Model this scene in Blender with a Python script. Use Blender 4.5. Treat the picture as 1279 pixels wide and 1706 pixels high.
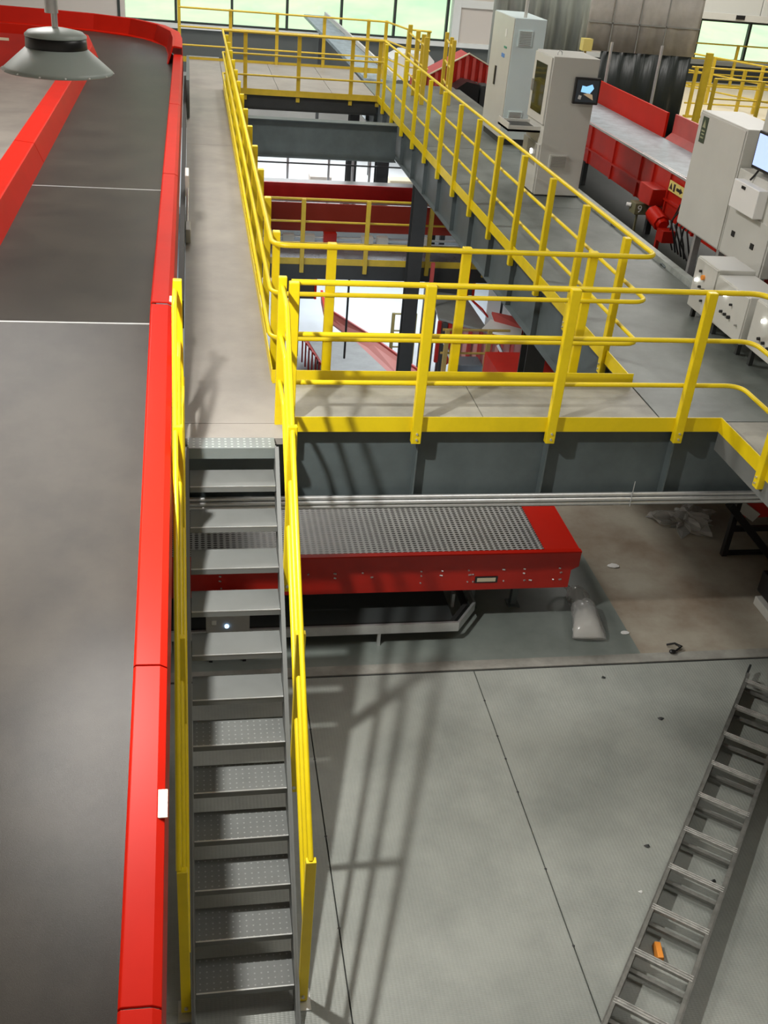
import bpy, math, random
from math import radians as R, sin, cos, pi
from mathutils import Vector as V, Matrix
random.seed(4)
S = bpy.context.scene
COL = S.collection
for o in list(bpy.data.objects): bpy.data.objects.remove(o)

# ------------------------------------------------------------------ camera
cam = bpy.data.cameras.new('camera'); cam.sensor_fit = 'HORIZONTAL'; cam.sensor_width = 36
cam.lens = 1702.5 / 1279 * 36; cam.clip_end = 600; cam.clip_start = .05
co = bpy.data.objects.new('camera', cam); COL.objects.link(co); S.camera = co
pa, yb, rc = .5349, .2092, .0932
fw = V((sin(yb)*cos(pa), cos(yb)*cos(pa), -sin(pa))); ri = V((cos(yb), -sin(yb), 0)); up = ri.cross(fw)
r2 = ri*cos(rc) + up*sin(rc); u2 = up*cos(rc) - ri*sin(rc)
mt = Matrix((r2, u2, -fw)).transposed().to_4x4(); mt.translation = V((.0678, -6.5467, 6.0044)); co.matrix_world = mt

# ------------------------------------------------------------------ world, sun, lights, exposure
W = bpy.data.worlds.new('sky'); S.world = W; W.use_nodes = True
W.node_tree.nodes['Background'].inputs[0].default_value = (.80, .90, 1.0, 1)
W.node_tree.nodes['Background'].inputs[1].default_value = 1.2
sun = bpy.data.lights.new('sun', 'SUN'); sun.energy = 2.5; sun.angle = R(1)
so = bpy.data.objects.new('sun', sun); COL.objects.link(so); so.rotation_euler = (R(38), 0, R(12))
def area(name, loc, w, size, col=(1, .97, .92), rot=(0, 0, 0), shape='SQUARE', sy=None):
    l = bpy.data.lights.new(name, 'AREA'); l.energy = w; l.shape = shape; l.size = size; l.color = col
    if sy: l.size_y = sy
    o = bpy.data.objects.new(name, l); COL.objects.link(o); o.location = loc; o.rotation_euler = rot
    return o
area('ceiling_fill_light', (4.5, -2, 9.6), 170, 3.0)  # unseen fill lights added under the ceiling to brighten the hall
area('ceiling_fill_light', (-2.3, 6, 9.6), 560, 1.6)
area('ceiling_fill_light', (10, 11, 9.6), 330, 3.0)
area('ceiling_fill_light', (2, 17, 9.6), 480, 4.0)
area('ceiling_fill_light', (13, 18, 9.6), 520, 4.0)
area('ceiling_fill_light', (-5, 6, 9.6), 260, 3.0)
area('lower_fill_light', (3, 19, 2.2), 200, 4.0, col=(.97, .98, 1))  # unseen fill lights added to brighten the lower level
area('lower_fill_light', (4.5, 18.5, -.25), 210, 5.0, col=(.93, .97, 1))
area('lower_fill_light', (4.5, 13.3, -.3), 60, 1.6, col=(.93, .97, 1))
S.view_settings.view_transform = 'Standard'; S.view_settings.look = 'None'
S.view_settings.gamma = 1; S.view_settings.use_curve_mapping = False; S.view_settings.exposure = 0.2

# ------------------------------------------------------------------ materials
def mat(name, col, rough=.5, metal=0, var=.0, vscale=6, bump=0, bscale=60, col2=None, spec=.5, stretch=None):
    m = bpy.data.materials.new(name); m.use_nodes = True; nt = m.node_tree; N = nt.nodes; L = nt.links
    b = N['Principled BSDF']; b.inputs['Base Color'].default_value = (*col, 1)
    b.inputs['Roughness'].default_value = rough; b.inputs['Metallic'].default_value = metal
    b.inputs['Specular IOR Level'].default_value = spec
    tc = N.new('ShaderNodeTexCoord'); src = tc.outputs['Object']
    if stretch:
        mp = N.new('ShaderNodeMapping'); mp.inputs['Scale'].default_value = stretch; L.new(src, mp.inputs[0]); src = mp.outputs[0]
    if var or col2:
        n = N.new('ShaderNodeTexNoise'); n.inputs['Scale'].default_value = vscale; n.inputs['Detail'].default_value = 8
        n.inputs['Roughness'].default_value = .62; L.new(src, n.inputs['Vector'])
        r = N.new('ShaderNodeValToRGB'); c2 = col2 or tuple(c*(1-var) for c in col)
        r.color_ramp.elements[0].position = .34; r.color_ramp.elements[1].position = .62
        r.color_ramp.elements[0].color = (*c2, 1); r.color_ramp.elements[1].color = (*col, 1)
        L.new(n.outputs['Fac'], r.inputs[0]); L.new(r.outputs[0], b.inputs['Base Color'])
    if bump:
        n2 = N.new('ShaderNodeTexNoise'); n2.inputs['Scale'].default_value = bscale; L.new(src, n2.inputs['Vector'])
        bp = N.new('ShaderNodeBump'); bp.inputs['Strength'].default_value = bump; bp.inputs['Distance'].default_value = .01
        L.new(n2.outputs['Fac'], bp.inputs['Height']); L.new(bp.outputs[0], b.inputs['Normal'])
    return m
def emis(name, col, s):
    m = bpy.data.materials.new(name); m.use_nodes = True; b = m.node_tree.nodes['Principled BSDF']
    b.inputs['Base Color'].default_value = (*col, 1); b.inputs['Emission Color'].default_value = (*col, 1)
    b.inputs['Emission Strength'].default_value = s; return m
def dotmat(name, base, dot, sx, sy, thr, rough=.5, bump=0, offset=False, axes='XY', stagger=False):
    """a grid of small round dots (holes or raised studs), world scale"""
    m = mat(name, base, rough, var=.18, vscale=3); nt = m.node_tree; N = nt.nodes; L = nt.links
    b = N['Principled BSDF']; tc = [n for n in N if n.type == 'TEX_COORD'][0]
    sep = N.new('ShaderNodeSeparateXYZ'); L.new(tc.outputs['Object'], sep.inputs[0])
    outs = []
    def mth(op, a, bb=None, c=None):
        n = N.new('ShaderNodeMath'); n.operation = op
        for i, v in enumerate((a, bb, c)):
            if v is None: continue
            if isinstance(v, (int, float)): n.inputs[i].default_value = v
            else: L.new(v, n.inputs[i])
        return n.outputs[0]
    ux = mth('MULTIPLY', sep.outputs[0], 1/sx); uy = mth('MULTIPLY', sep.outputs[1], 1/sy)
    if stagger:
        par = mth('MODULO', mth('FLOOR', ux), 2.0); uy = mth('ADD', uy, mth('MULTIPLY', par, .5))
    fx = mth('SUBTRACT', mth('FRACT', ux), .5); fy = mth('SUBTRACT', mth('FRACT', uy), .5)
    d = mth('SQRT', mth('ADD', mth('MULTIPLY', fx, fx), mth('MULTIPLY', fy, fy)))
    k = mth('LESS_THAN', d, thr)
    mx = N.new('ShaderNodeMix'); mx.data_type = 'RGBA'; L.new(k, mx.inputs[0])
    old = b.inputs['Base Color'].links[0].from_socket; L.new(old, mx.inputs[6]); mx.inputs[7].default_value = (*dot, 1)
    L.new(mx.outputs[2], b.inputs['Base Color'])
    if bump:
        bp = N.new('ShaderNodeBump'); bp.inputs['Strength'].default_value = bump; bp.inputs['Distance'].default_value = .004
        L.new(k, bp.inputs['Height']); L.new(bp.outputs[0], b.inputs['Normal'])
    return m
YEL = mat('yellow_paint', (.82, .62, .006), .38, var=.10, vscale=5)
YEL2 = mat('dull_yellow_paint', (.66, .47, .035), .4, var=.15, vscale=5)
RED = mat('red_paint', (.50, .011, .003), .42, var=.08, vscale=2.5, bump=.04, bscale=3, spec=.10)
RED2 = mat('dark_and_shaded_red', (.46, .012, .004), .42, var=.15, vscale=4)  # darker red; also carries the shade on the sorting conveyor side
PINK = mat('faded_red_paint', (.50, .07, .06), .45, var=.15, vscale=4)
STEEL = mat('grey_painted_steel', (.105, .130, .134), .42, var=.2, vscale=3)
DSTEEL = mat('dark_painted_steel', (.035, .038, .038), .5, var=.2, vscale=4)
STAIR = mat('stair_grey_paint', (.17, .178, .172), .42, var=.12, vscale=3)
TREAD = dotmat('tread_plate', (.16, .168, .162), (.27, .28, .27), .042, .040, .13, .42, bump=.3)
GALV = mat('galvanised_steel', (.68, .69, .69), .36, .7, var=.1, vscale=14)
ALU = mat('worn_aluminium', (.55, .55, .52), .36, .6, var=.35, vscale=12, bump=.08, bscale=40)
ALU2 = mat('dull_aluminium', (.26, .26, .24), .45, .5, var=.3, vscale=12)
DECK = mat('walkway_deck_plate', (.325, .300, .268), .5, col2=(.25, .232, .21), vscale=1.4, bump=.15, bscale=160)
DECK2 = mat('worn_deck_plate', (.37, .36, .31), .5, col2=(.22, .215, .19), vscale=1.6, bump=.12, bscale=120)
DECK3 = mat('green_grey_deck_plate', (.15, .168, .155), .42, col2=(.085, .098, .09), vscale=1.3, bump=.1, bscale=120)
PLATE = mat('chequer_plate_floor', (.33, .345, .315), .42, col2=(.23, .245, .225), vscale=1.1, bump=.0)
def add_diamond(m, sc=26):
    nt = m.node_tree; N = nt.nodes; L = nt.links; b = N['Principled BSDF']
    tc = [n for n in N if n.type == 'TEX_COORD'][0]
    hs = []
    for ang, off in ((45, 0), (-45, .5)):
        mp = N.new('ShaderNodeMapping'); mp.inputs['Rotation'].default_value = (0, 0, R(ang)); mp.inputs['Scale'].default_value = (sc, sc*2.2, sc)
        mp.inputs['Location'].default_value = (off, off, 0); L.new(tc.outputs['Object'], mp.inputs[0])
        v = N.new('ShaderNodeTexVoronoi'); v.inputs['Scale'].default_value = 1; v.inputs['Randomness'].default_value = 0; L.new(mp.outputs[0], v.inputs['Vector'])
        hs.append(v.outputs['Distance'])
    mn = N.new('ShaderNodeMath'); mn.operation = 'MINIMUM'; L.new(hs[0], mn.inputs[0]); L.new(hs[1], mn.inputs[1])
    bp = N.new('ShaderNodeBump'); bp.invert = True; bp.inputs['Strength'].default_value = .45; bp.inputs['Distance'].default_value = .010
    L.new(mn.outputs[0], bp.inputs['Height']); L.new(bp.outputs[0], b.inputs['Normal'])
add_diamond(PLATE)
CONC = mat('brown_stained_concrete', (.42, .39, .32), .5, col2=(.24, .185, .135), vscale=.9, bump=.1, bscale=40)
CONC2 = mat('concrete_strip', (.36, .355, .32), .55, col2=(.18, .175, .155), vscale=2.0, bump=.1, bscale=40)
GREENF = mat('green_grey_painted_floor', (.22, .25, .23), .33, col2=(.17, .195, .18), vscale=2.0)
LOWF = mat('pale_lower_floor', (.66, .70, .73), .5, var=.06, vscale=1)
BELT = mat('conveyor_belt_fabric', (.044, .039, .033), .34, col2=(.030, .027, .024), vscale=1.6, bump=.12, bscale=420, spec=.13)
BELT2 = mat('grey_belt', (.22, .235, .23), .35, var=.25, vscale=3)
BBELT = mat('blue_grey_belt', (.38, .46, .50), .35, var=.3, vscale=6)
MODB = dotmat('modular_belt', (.40, .41, .41), (.015, .015, .015), .056, .036, .34, .35, bump=.2)
CABG = mat('cabinet_grey', (.58, .58, .54), .38, var=.05, vscale=2)
CABB = mat('cabinet_blue_grey', (.62, .73, .74), .42, var=.04, vscale=2)
CABD = mat('cabinet_dark_grey', (.30, .295, .27), .4)  # darker grey for small housings, handles and slats
BLACK = mat('black_plastic', (.012, .012, .013), .35)
RUB = mat('black_rubber', (.02, .02, .02), .6)
WHITE = mat('white_plastic', (.80, .80, .78), .4)
BEIGE = mat('beige_wall_panel', (.66, .61, .56), .6)
WALLD = mat('dark_wall_base', (.10, .11, .105), .6)
WALLW = mat('white_wall_frame', (.78, .80, .78), .5)
MULL = mat('dark_window_frame', (.03, .04, .035), .5)
LAMPG = mat('lamp_grey_green', (.40, .46, .43), .45)
BLUEW = mat('screen_white', (.8, .8, .8), .3)
CURT = mat('black_plastic_sheet', (.022, .028, .026), .42, bump=.5, bscale=5, stretch=(6, 6, .8))
QUILT = mat('grey_foil_insulation', (.66, .63, .58), .4, metal=.0, var=.2, vscale=3, bump=1.0, bscale=4)
TEALC = mat('grey_green_sheet', (.34, .37, .335), .35, col2=(.24, .27, .25), vscale=1.5, bump=.6, bscale=3, stretch=(4, 4, .6))
FIELD = mat('pale_grass_field', (.62, .74, .42), .9, col2=(.42, .58, .36), vscale=.22)
CEIL = mat('pale_ceiling', (.62, .62, .60), .8)
ORG = mat('orange_block', (.85, .30, .04), .5)
TAPE = mat('cream_tape', (.80, .72, .58), .6)
LBLY = mat('yellow_label', (.72, .60, .18), .5)
LBLD = mat('dark_green_label', (.05, .07, .045), .5)
CREAM = mat('cream_paint', (.62, .55, .40), .5)
LEDW = emis('lit_indicator', (1, 1, .95), 6)
LEDB = emis('blue_indicator', (.35, .6, 1), 5)
SCRB = emis('lit_screen', (.36, .47, .86), 1.0)
SCRD = emis('dark_screen', (.02, .025, .03), .4)
SCRC = emis('screen_image', (.25, .55, .85), .9)
SCRT = emis('screen_image_tan', (.32, .24, .15), .7)
def glass(name, tint, rough=.02, mixf=.12):
    m = bpy.data.materials.new(name); m.use_nodes = True; nt = m.node_tree; N = nt.nodes; L = nt.links
    N.remove(N['Principled BSDF']); t = N.new('ShaderNodeBsdfTransparent'); t.inputs[0].default_value = (*tint, 1)
    g = N.new('ShaderNodeBsdfGlossy'); g.inputs['Roughness'].default_value = rough
    x = N.new('ShaderNodeMixShader'); x.inputs[0].default_value = mixf
    L.new(t.outputs[0], x.inputs[1]); L.new(g.outputs[0], x.inputs[2]); L.new(x.outputs[0], N['Material Output'].inputs[0]); return m
GLASS = glass('window_glass', (.95, .98, .95), .05, .05)
DGLASS = glass('cabinet_glass', (.55, .58, .5), .05, .12)
FILM = glass('clear_plastic_film', (.90, .90, .88), .26, .16)
def crinkle(m):
    nt = m.node_tree; N = nt.nodes; n = N.new('ShaderNodeTexNoise'); n.inputs['Scale'].default_value = 14; n.inputs['Detail'].default_value = 3
    tc = N.new('ShaderNodeTexCoord'); nt.links.new(tc.outputs['Object'], n.inputs['Vector']); b = N.new('ShaderNodeBump'); b.inputs['Distance'].default_value = .05
    nt.links.new(n.outputs['Fac'], b.inputs['Height'])
    for g in N:
        if g.type == 'BSDF_GLOSSY': nt.links.new(b.outputs[0], g.inputs['Normal'])
crinkle(FILM)
FILM2 = mat('whitish_film', (.62, .62, .60), .18, bump=1.0, bscale=11, spec=.9); FILM2.node_tree.nodes['Principled BSDF'].inputs['Alpha'].default_value = .42
FOAM = mat('white_foam_beads', (.75, .74, .70), .7, var=.3, vscale=60, bump=.6, bscale=90)

# ------------------------------------------------------------------ mesh helpers
ROOT = {}
class MB:
    def __init__(s): s.v = []; s.f = []; s.sm = []
    def add(s, vs, fs, smooth=False):
        n = len(s.v); s.v += [tuple(p) for p in vs]; s.f += [tuple(i+n for i in f) for f in fs]; s.sm += [smooth]*len(fs); return s
    def box(s, x0, x1, y0, y1, z0, z1):
        x0, x1 = sorted((x0, x1)); y0, y1 = sorted((y0, y1)); z0, z1 = sorted((z0, z1))
        vs = [(x, y, z) for z in (z0, z1) for y in (y0, y1) for x in (x0, x1)]
        return s.add(vs, [(0, 2, 3, 1), (4, 5, 7, 6), (0, 1, 5, 4), (2, 6, 7, 3), (0, 4, 6, 2), (1, 3, 7, 5)])
    def bar(s, p, q, w, h, upv=(0, 0, 1)):
        """oriented bar from p to q: w across, h along upv"""
        p = V(p); q = V(q); t = (q-p).normalized(); side = t.cross(V(upv))
        if side.length < 1e-4: side = t.cross(V((0, 1, 0)))
        side.normalize(); u = side.cross(t).normalized()
        vs = []
        for e in (p, q):
            for a, b in ((-1, -1), (1, -1), (1, 1), (-1, 1)): vs.append(e+side*a*w/2+u*b*h/2)
        return s.add(vs, [(0, 1, 2, 3), (7, 6, 5, 4), (0, 4, 5, 1), (1, 5, 6, 2), (2, 6, 7, 3), (3, 7, 4, 0)])
    def tube(s, pts, r, n=10, cap=True):
        pts = [V(p) for p in pts]; m = len(pts); rings = []; prev = None
        for i, p in enumerate(pts):
            a = (pts[i]-pts[i-1]).normalized() if i else (pts[1]-pts[0]).normalized()
            b = (pts[i+1]-pts[i]).normalized() if i < m-1 else a
            t = (a+b).normalized()
            if prev is None:
                x = t.cross(V((0, 0, 1)));
                if x.length < 1e-3: x = t.cross(V((0, 1, 0)))
            else: x = prev - t*prev.dot(t)
            x.normalize(); y = t.cross(x); prev = x
            k = 1/max(.5, math.sqrt((1+a.dot(b))/2))
            rr = r[i] if isinstance(r, (list, tuple)) else r
            rings.append([p+(x*cos(2*pi*j/n)+y*sin(2*pi*j/n))*rr*(k if i not in (0, m-1) else 1) for j in range(n)])
        vs = [q for g in rings for q in g]; fs = []
        for i in range(m-1):
            for j in range(n): fs.append((i*n+j, i*n+(j+1) % n, (i+1)*n+(j+1) % n, (i+1)*n+j))
        s.add(vs, fs, True)
        if cap: s.add(rings[0], [tuple(range(n))[::-1]]); s.add(rings[-1], [tuple(range(n))])
        return s
    def lathe(s, c, prof, n=32, smooth=True):
        vs = [(c[0]+r*cos(2*pi*j/n), c[1]+r*sin(2*pi*j/n), c[2]+z) for r, z in prof for j in range(n)]
        fs = [(i*n+j, i*n+(j+1) % n, (i+1)*n+(j+1) % n, (i+1)*n+j) for i in range(len(prof)-1) for j in range(n)]
        return s.add(vs, fs, smooth)
    def sweep(s, path, prof, closed=True, smooth=False):
        """path: list of (x,y,z); prof: (offset to the left of travel, dz) outline; extruded along path with mitres"""
        P = [V(p) for p in path]; m = len(P); n = len(prof); vs = []
        for i, p in enumerate(P):
            a = (P[i]-P[i-1]) if i else (P[1]-P[0]); b = (P[i+1]-P[i]) if i < m-1 else a
            a = V((a.x, a.y, 0)).normalized(); b = V((b.x, b.y, 0)).normalized(); na = V((-a.y, a.x, 0)); nb = V((-b.y, b.x, 0))
            nn = (na+nb).normalized(); k = 1/max(.3, nn.dot(na))
            for o, z in prof: vs.append(p+nn*o*k+V((0, 0, z)))
        fs = []
        for i in range(m-1):
            for j in range(n if closed else n-1): fs.append((i*n+j, i*n+(j+1) % n, (i+1)*n+(j+1) % n, (i+1)*n+j))
        if closed: fs += [tuple(range(n))[::-1], tuple((m-1)*n+j for j in range(n))]
        return s.add(vs, fs, smooth)
    def prism(s, poly, axis, a, b):
        """poly: 2D outline in the two other axes (xy order), extruded along axis from a to b"""
        def mk(p, t): return {'x': (t, p[0], p[1]), 'y': (p[0], t, p[1]), 'z': (p[0], p[1], t)}[axis]
        n = len(poly); vs = [mk(p, a) for p in poly]+[mk(p, b) for p in poly]
        return s.add(vs, [tuple(range(n))[::-1], tuple(range(n, 2*n))]+[(i, (i+1) % n, (i+1) % n+n, i+n) for i in range(n)])
    def build(s, name, m, parent=None, bevel=0, label=None):
        me = bpy.data.meshes.new(name); off = V((0, 0, 0))
        if parent is not None: off = ROOT.get(parent.name, V((0, 0, 0)))
        me.from_pydata([tuple(V(p)-off) for p in s.v], [], s.f); me.materials.append(m); me.validate()
        import bmesh
        bm = bmesh.new(); bm.from_mesh(me)
        sm = {i for i, k in enumerate(s.sm) if k}
        bmesh.ops.recalc_face_normals(bm, faces=bm.faces[:]); bm.to_mesh(me); bm.free()
        for i, p in enumerate(me.polygons):
            if i in sm: p.use_smooth = True
        o = bpy.data.objects.new(name, me); COL.objects.link(o)
        if parent is not None: o.parent = parent
        ROOT[o.name] = off
        if bevel:
            b = o.modifiers.new('bevel', 'BEVEL'); b.width = bevel; b.segments = 2; b.limit_method = 'ANGLE'
        if label: o['label'] = label
        return o
def thing(name, label, cat, loc, group=None):
    o = bpy.data.objects.new(name, None); COL.objects.link(o); o.location = loc; o.empty_display_size = .1
    o['label'] = label; o['category'] = cat
    if group: o['group'] = group
    ROOT[o.name] = V(loc); return o
def tag(o, label, cat, group=None, kind=None):
    o['label'] = label; o['category'] = cat
    if group: o['group'] = group
    if kind: o['kind'] = kind
    return o
def struct(o): o['kind'] = 'structure'; return o
def arc(cx, cy, r, a0, a1, z, n=6): return [(cx+r*cos(R(a0+(a1-a0)*i/n)), cy+r*sin(R(a0+(a1-a0)*i/n)), z) for i in range(n+1)]

DZ = 2.58     # walkway level

# ------------------------------------------------------------------ the setting
struct(MB().box(-9, 22, -9, .5, -.35, -.03).build('floor', DSTEEL))
for xa, xb in ((-9, -.6), (-.59, .965), (.975, 2.545), (2.555, 6.4), (6.41, 22)):
    for ya, yb_ in ((-9, -4.9), (-4.89, .505)):
        struct(MB().box(xa, xb, ya, yb_, -.03, 0).build('floor', PLATE))
struct(MB().box(-9, 22, .5, .62, -.35, -.012).build('floor', DSTEEL))
struct(MB().box(-9, 22, .535, .66, -.03, .0).build('floor', CONC2))
struct(MB().box(-9, 4.25, .66, 6.0, -.35, .0).build('floor', GREENF))
struct(MB().box(4.25, 22, .66, 6.0, -.35, .0).build('floor', CONC))
m = MB()
for (x, y) in ((2.55, .1), (2.55, -.35), (2.55, -.62), (2.55, -.99), (2.55, -1.75), (2.55, -2.4), (.97, -.15), (.97, -.5), (.97, -1.3), (.97, -2.1)):
    m.lathe((x, y, -.002), [(0, .004), (.009, .004), (.012, 0)], 10)
struct(m.build('trim_1', DSTEEL))
struct(MB().box(-9, 22, 6.0, 25, -3.2, -3.0).build('floor', LOWF))
struct(MB().box(-9, 22, 16.3, 25, -.15, 0).build('floor', LOWF))
struct(MB().box(-9.2, -9, -9, 25, -3, 10).build('wall_left', BEIGE))
struct(MB().box(22, 22.2, -9, 25, -3, 10).build('wall_right', BEIGE))
struct(MB().box(-9, 22, -9.2, -9, -.3, 10).build('wall_front', BEIGE))
struct(MB().box(-9.2, 22.2, -9.2, 25.4, 10, 10.2).build('ceiling', CEIL))
# back wall: base, sill, windows
wb = MB().box(-9, 22, 25, 25.3, 1.5, 2.62); struct(wb.build('wall_back', WALLD))
struct(MB().box(-9, 22, 25, 25.3, -3.2, 1.5).build('wall_back', mat('concrete_wall_base', (.42, .42, .40), .6, var=.15, vscale=.6)))
struct(MB().box(-9, 22, 24.86, 25.3, 2.62, 2.74).build('trim_2', WALLW))
struct(MB().box(-9, -1.7, 25, 25.3, 2.74, 10).build('wall_back', BEIGE))
struct(MB().box(7.42, 14.85, 25, 25.3, 2.74, 10).build('wall_back', BEIGE))
struct(MB().box(-1.7, 7.42, 25, 25.3, 5.6, 10).build('wall_back', BEIGE))
struct(MB().box(14.85, 22, 25, 25.3, 3.84, 10).build('wall_back', WALLW))
struct(MB().box(7.40, 7.62, 24.9, 25.02, 2.74, 6).box(7.62, 14.7, 24.93, 25.02, 3.66, 3.86).build('trim_3', WALLW))
def window(name, xa, xb, za, zb, step, zr=None):
    w = struct(MB().box(xa, xb, 25.0, 25.1, za, za+.05).box(xa, xb, 25.0, 25.1, zb-.05, zb).build(name, MULL))
    x = xa; f = MB()
    while x < xb+.01:
        f.box(x-.035, x+.035, 24.97, 25.1, za, zb); x += step
    if zr: f.box(xa, xb, 24.98, 25.1, zr-.03, zr+.03)
    f.build('mullion', MULL, w)
    MB().box(xa, xb, 25.12, 25.13, za, zb).build('glass_pane', GLASS, w)
window('window_1', -1.86, 7.40, 2.74, 5.6, 1.52)
window('window_2', 14.95, 21.9, 2.74, 3.84, 1.62)
# outside: rising meadow
fm = MB(); nx, ny = 24, 16
vs = [(-60+220*i/nx, 26+130*j/ny, -3+ (j/ny)*26 + 1.2*sin(i*1.3+j)*min(1, j/4)) for j in range(ny+1) for i in range(nx+1)]
fm.add(vs, [(j*(nx+1)+i, j*(nx+1)+i+1, (j+1)*(nx+1)+i+1, (j+1)*(nx+1)+i) for j in range(ny) for i in range(nx)], True)
tag(fm.build('meadow', FIELD), 'pale green grassy slope outside beyond the back windows', 'meadow', kind='stuff')

# ------------------------------------------------------------------ walkway decks and beams
def deck(label, m_, x0, x1, y0, y1, seams=(), axis='y', z=DZ):
    r = thing('walkway_deck', label, 'walkway', ((x0+x1)/2, (y0+y1)/2, z))
    cuts = [y0 if axis == 'y' else x0]+list(seams)+[y1 if axis == 'y' else x1]
    for a, b in zip(cuts[:-1], cuts[1:]):
        k = .004
        (MB().box(x0, x1, a+k, b-k, z-.05, z) if axis == 'y' else MB().box(a+k, b-k, y0, y1, z-.05, z)).build('deck_plate', m_, r)
    return r
sd = deck('long pale walkway deck beside the red conveyor, at the head of the stairs', DECK, -.03, .70, .17, 20.0, (.42, 10.2))
MB().box(.0, .62, 0, .165, DZ-.03, DZ+.01).box(0, .62, 0, .012, DZ-.075, DZ-.03).build('galvanised_nosing_plate', dotmat('galv_nosing', (.20, .23, .225), (.40, .44, .43), .045, .04, .2, .3, bump=.4), sd, label='bright galvanised nosing plate')
deck('worn walkway deck crossing in front of the open well', DECK2, .705, 3.79, .46, 1.17, (2.3,), 'x')
deck('green-grey walkway deck along the control cabinets', DECK3, 3.80, 5.53, .46, 10.9, (3.6, 7.2))
deck('pale green-grey walkway deck under the tallest cabinet', DECK3, 3.80, 5.95, 10.905, 17.6, (14.4,))
deck('near right corner deck piece that turns towards the stairs side', DECK2, 4.31, 7.2, -2.4, .455, (-1.2,))
deck('pale far walkway deck below the big windows', DECK, .705, 3.79, 15.42, 19.5, (1.8, 2.9), 'x')
deck('walkway deck to the left of the curved conveyor', DECK, -8.5, -2.3, 4, 21.5, (8, 12, 16))

def ibeam(label, p, q, h, w, stiff=(), m_=STEEL, t=.014, side=0):
    """I beam; p,q are the top centre line ends; stiffeners at fractions"""
    p = V(p); q = V(q); mid = (p+q)/2; r = thing('steel_beam', label, 'beam', tuple(mid)); d = (q-p).normalized(); n = V((-d.y, d.x, 0))
    dz = V((0, 0, 1))
    MB().bar(p-dz*h/2, q-dz*h/2, t, h-2*t).build('web', m_, r)
    MB().bar(p-dz*t/2, q-dz*t/2, w, t).build('top_flange', m_, r)
    MB().bar(p-dz*(h-t/2), q-dz*(h-t/2), w, t).build('bottom_flange', m_, r)
    for s in stiff:
        c = p.lerp(q, s)
        MB().bar(c-dz*t, c-dz*(h-t), .012, w*.92, upv=tuple(n)).build('stiffener', m_, r)
    return r
L = 6.9
ibeam('deep dark grey beam under the front walkway edge', (-.9, .57, 2.52), (6.0, .57, 2.52), .73, .20, [(x+.9)/L for x in (.75, 1.78, 2.86, 3.95, 5.0)])
ibeam('long dark grey beam along the right side of the open well', (3.87, .7, 2.52), (3.87, 17.6, 2.52), .62, .15, [(1.85+1.072*i-.7)/16.9 for i in range(15)])
ibeam('long dark beam under the stair-side walkway edge', (.60, .7, 2.52), (.60, 19.4, 2.52), .50, .15)
ibeam('dark cross beam spanning the well before the far walkway', (.7, 13.05, 2.52), (3.8, 13.05, 2.52), .66, .26, m_=STEEL)
ibeam('thin dark beam under the near edge of the far walkway', (.7, 15.52, 2.52), (3.8, 15.52, 2.52), .28, .14, m_=DSTEEL)
ibeam('dark beam closing the near side of the well', (.7, 1.105, 2.52), (3.78, 1.105, 2.52), .35, .12, m_=DSTEEL)
ch = thing('steel_channel', 'light grey edge channel at the right corner of the front walkway', 'channel', (4.3, -1, 2.5))
MB().box(4.30, 4.315, -2.4, .45, 2.33, 2.53).build('web', STAIR, ch); MB().box(4.315, 4.38, -2.4, .45, 2.33, 2.345).build('flange', STAIR, ch)
for k, (z, y) in enumerate(((1.905, .462), (1.865, .455), (1.825, .462))):
    t = thing('conduit_pipe', ('topmost', 'middle', 'lowest')[k]+' of the three galvanised conduit pipes along the front beam', 'conduit pipe', (2.5, y, z), 'conduits along the front beam')
    MB().tube([(-.8, y-.008, z), (6.0, y-.008, z)], .019, 10).build('pipe', GALV, t)
    for x in (.45, 3.55, 5.6):
        MB().tube([(x-.03, y-.008, z), (x+.03, y-.008, z)], .021, 10).build('coupling', GALV, t)
tag(MB().tube([(3.66, .43, 1.80), (3.66, .43, 2.04)], .005, 6).build('threaded_rod', GALV), 'thin upright rod clamped to the conduits on the front beam', 'rod')
def column(x, y, z0, z1, w, label):
    r = thing('steel_column', label, 'column', (x, y, z0)); t = .016
    MB().box(x-w/2, x+w/2, y-w/2, y-w/2+t, z0, z1).box(x-w/2, x+w/2, y+w/2-t, y+w/2, z0, z1).build('flanges', DSTEEL, r)
    MB().box(x-t/2, x+t/2, y-w/2+t, y+w/2-t, z0, z1).build('web', DSTEEL, r)
    MB().box(x-w*.8, x+w*.8, y-w*.8, y+w*.8, z0, z0+.03).build('base_plate', DSTEEL, r)
    return r
column(3.91, 11, -3, 1.9, .24, 'tall dark column standing in the well below the right-hand walkway')
column(4.02, 4.4, 0, 1.9, .24, 'dark column under the right-hand walkway, nearest to the front rail')
column(3.55, 16.9, 0, 2.24, .22, 'left one of two dark columns below the far walkway')
column(4.25, 16.9, 0, 1.9, .28, 'right one of two dark columns below the far walkway')

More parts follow.
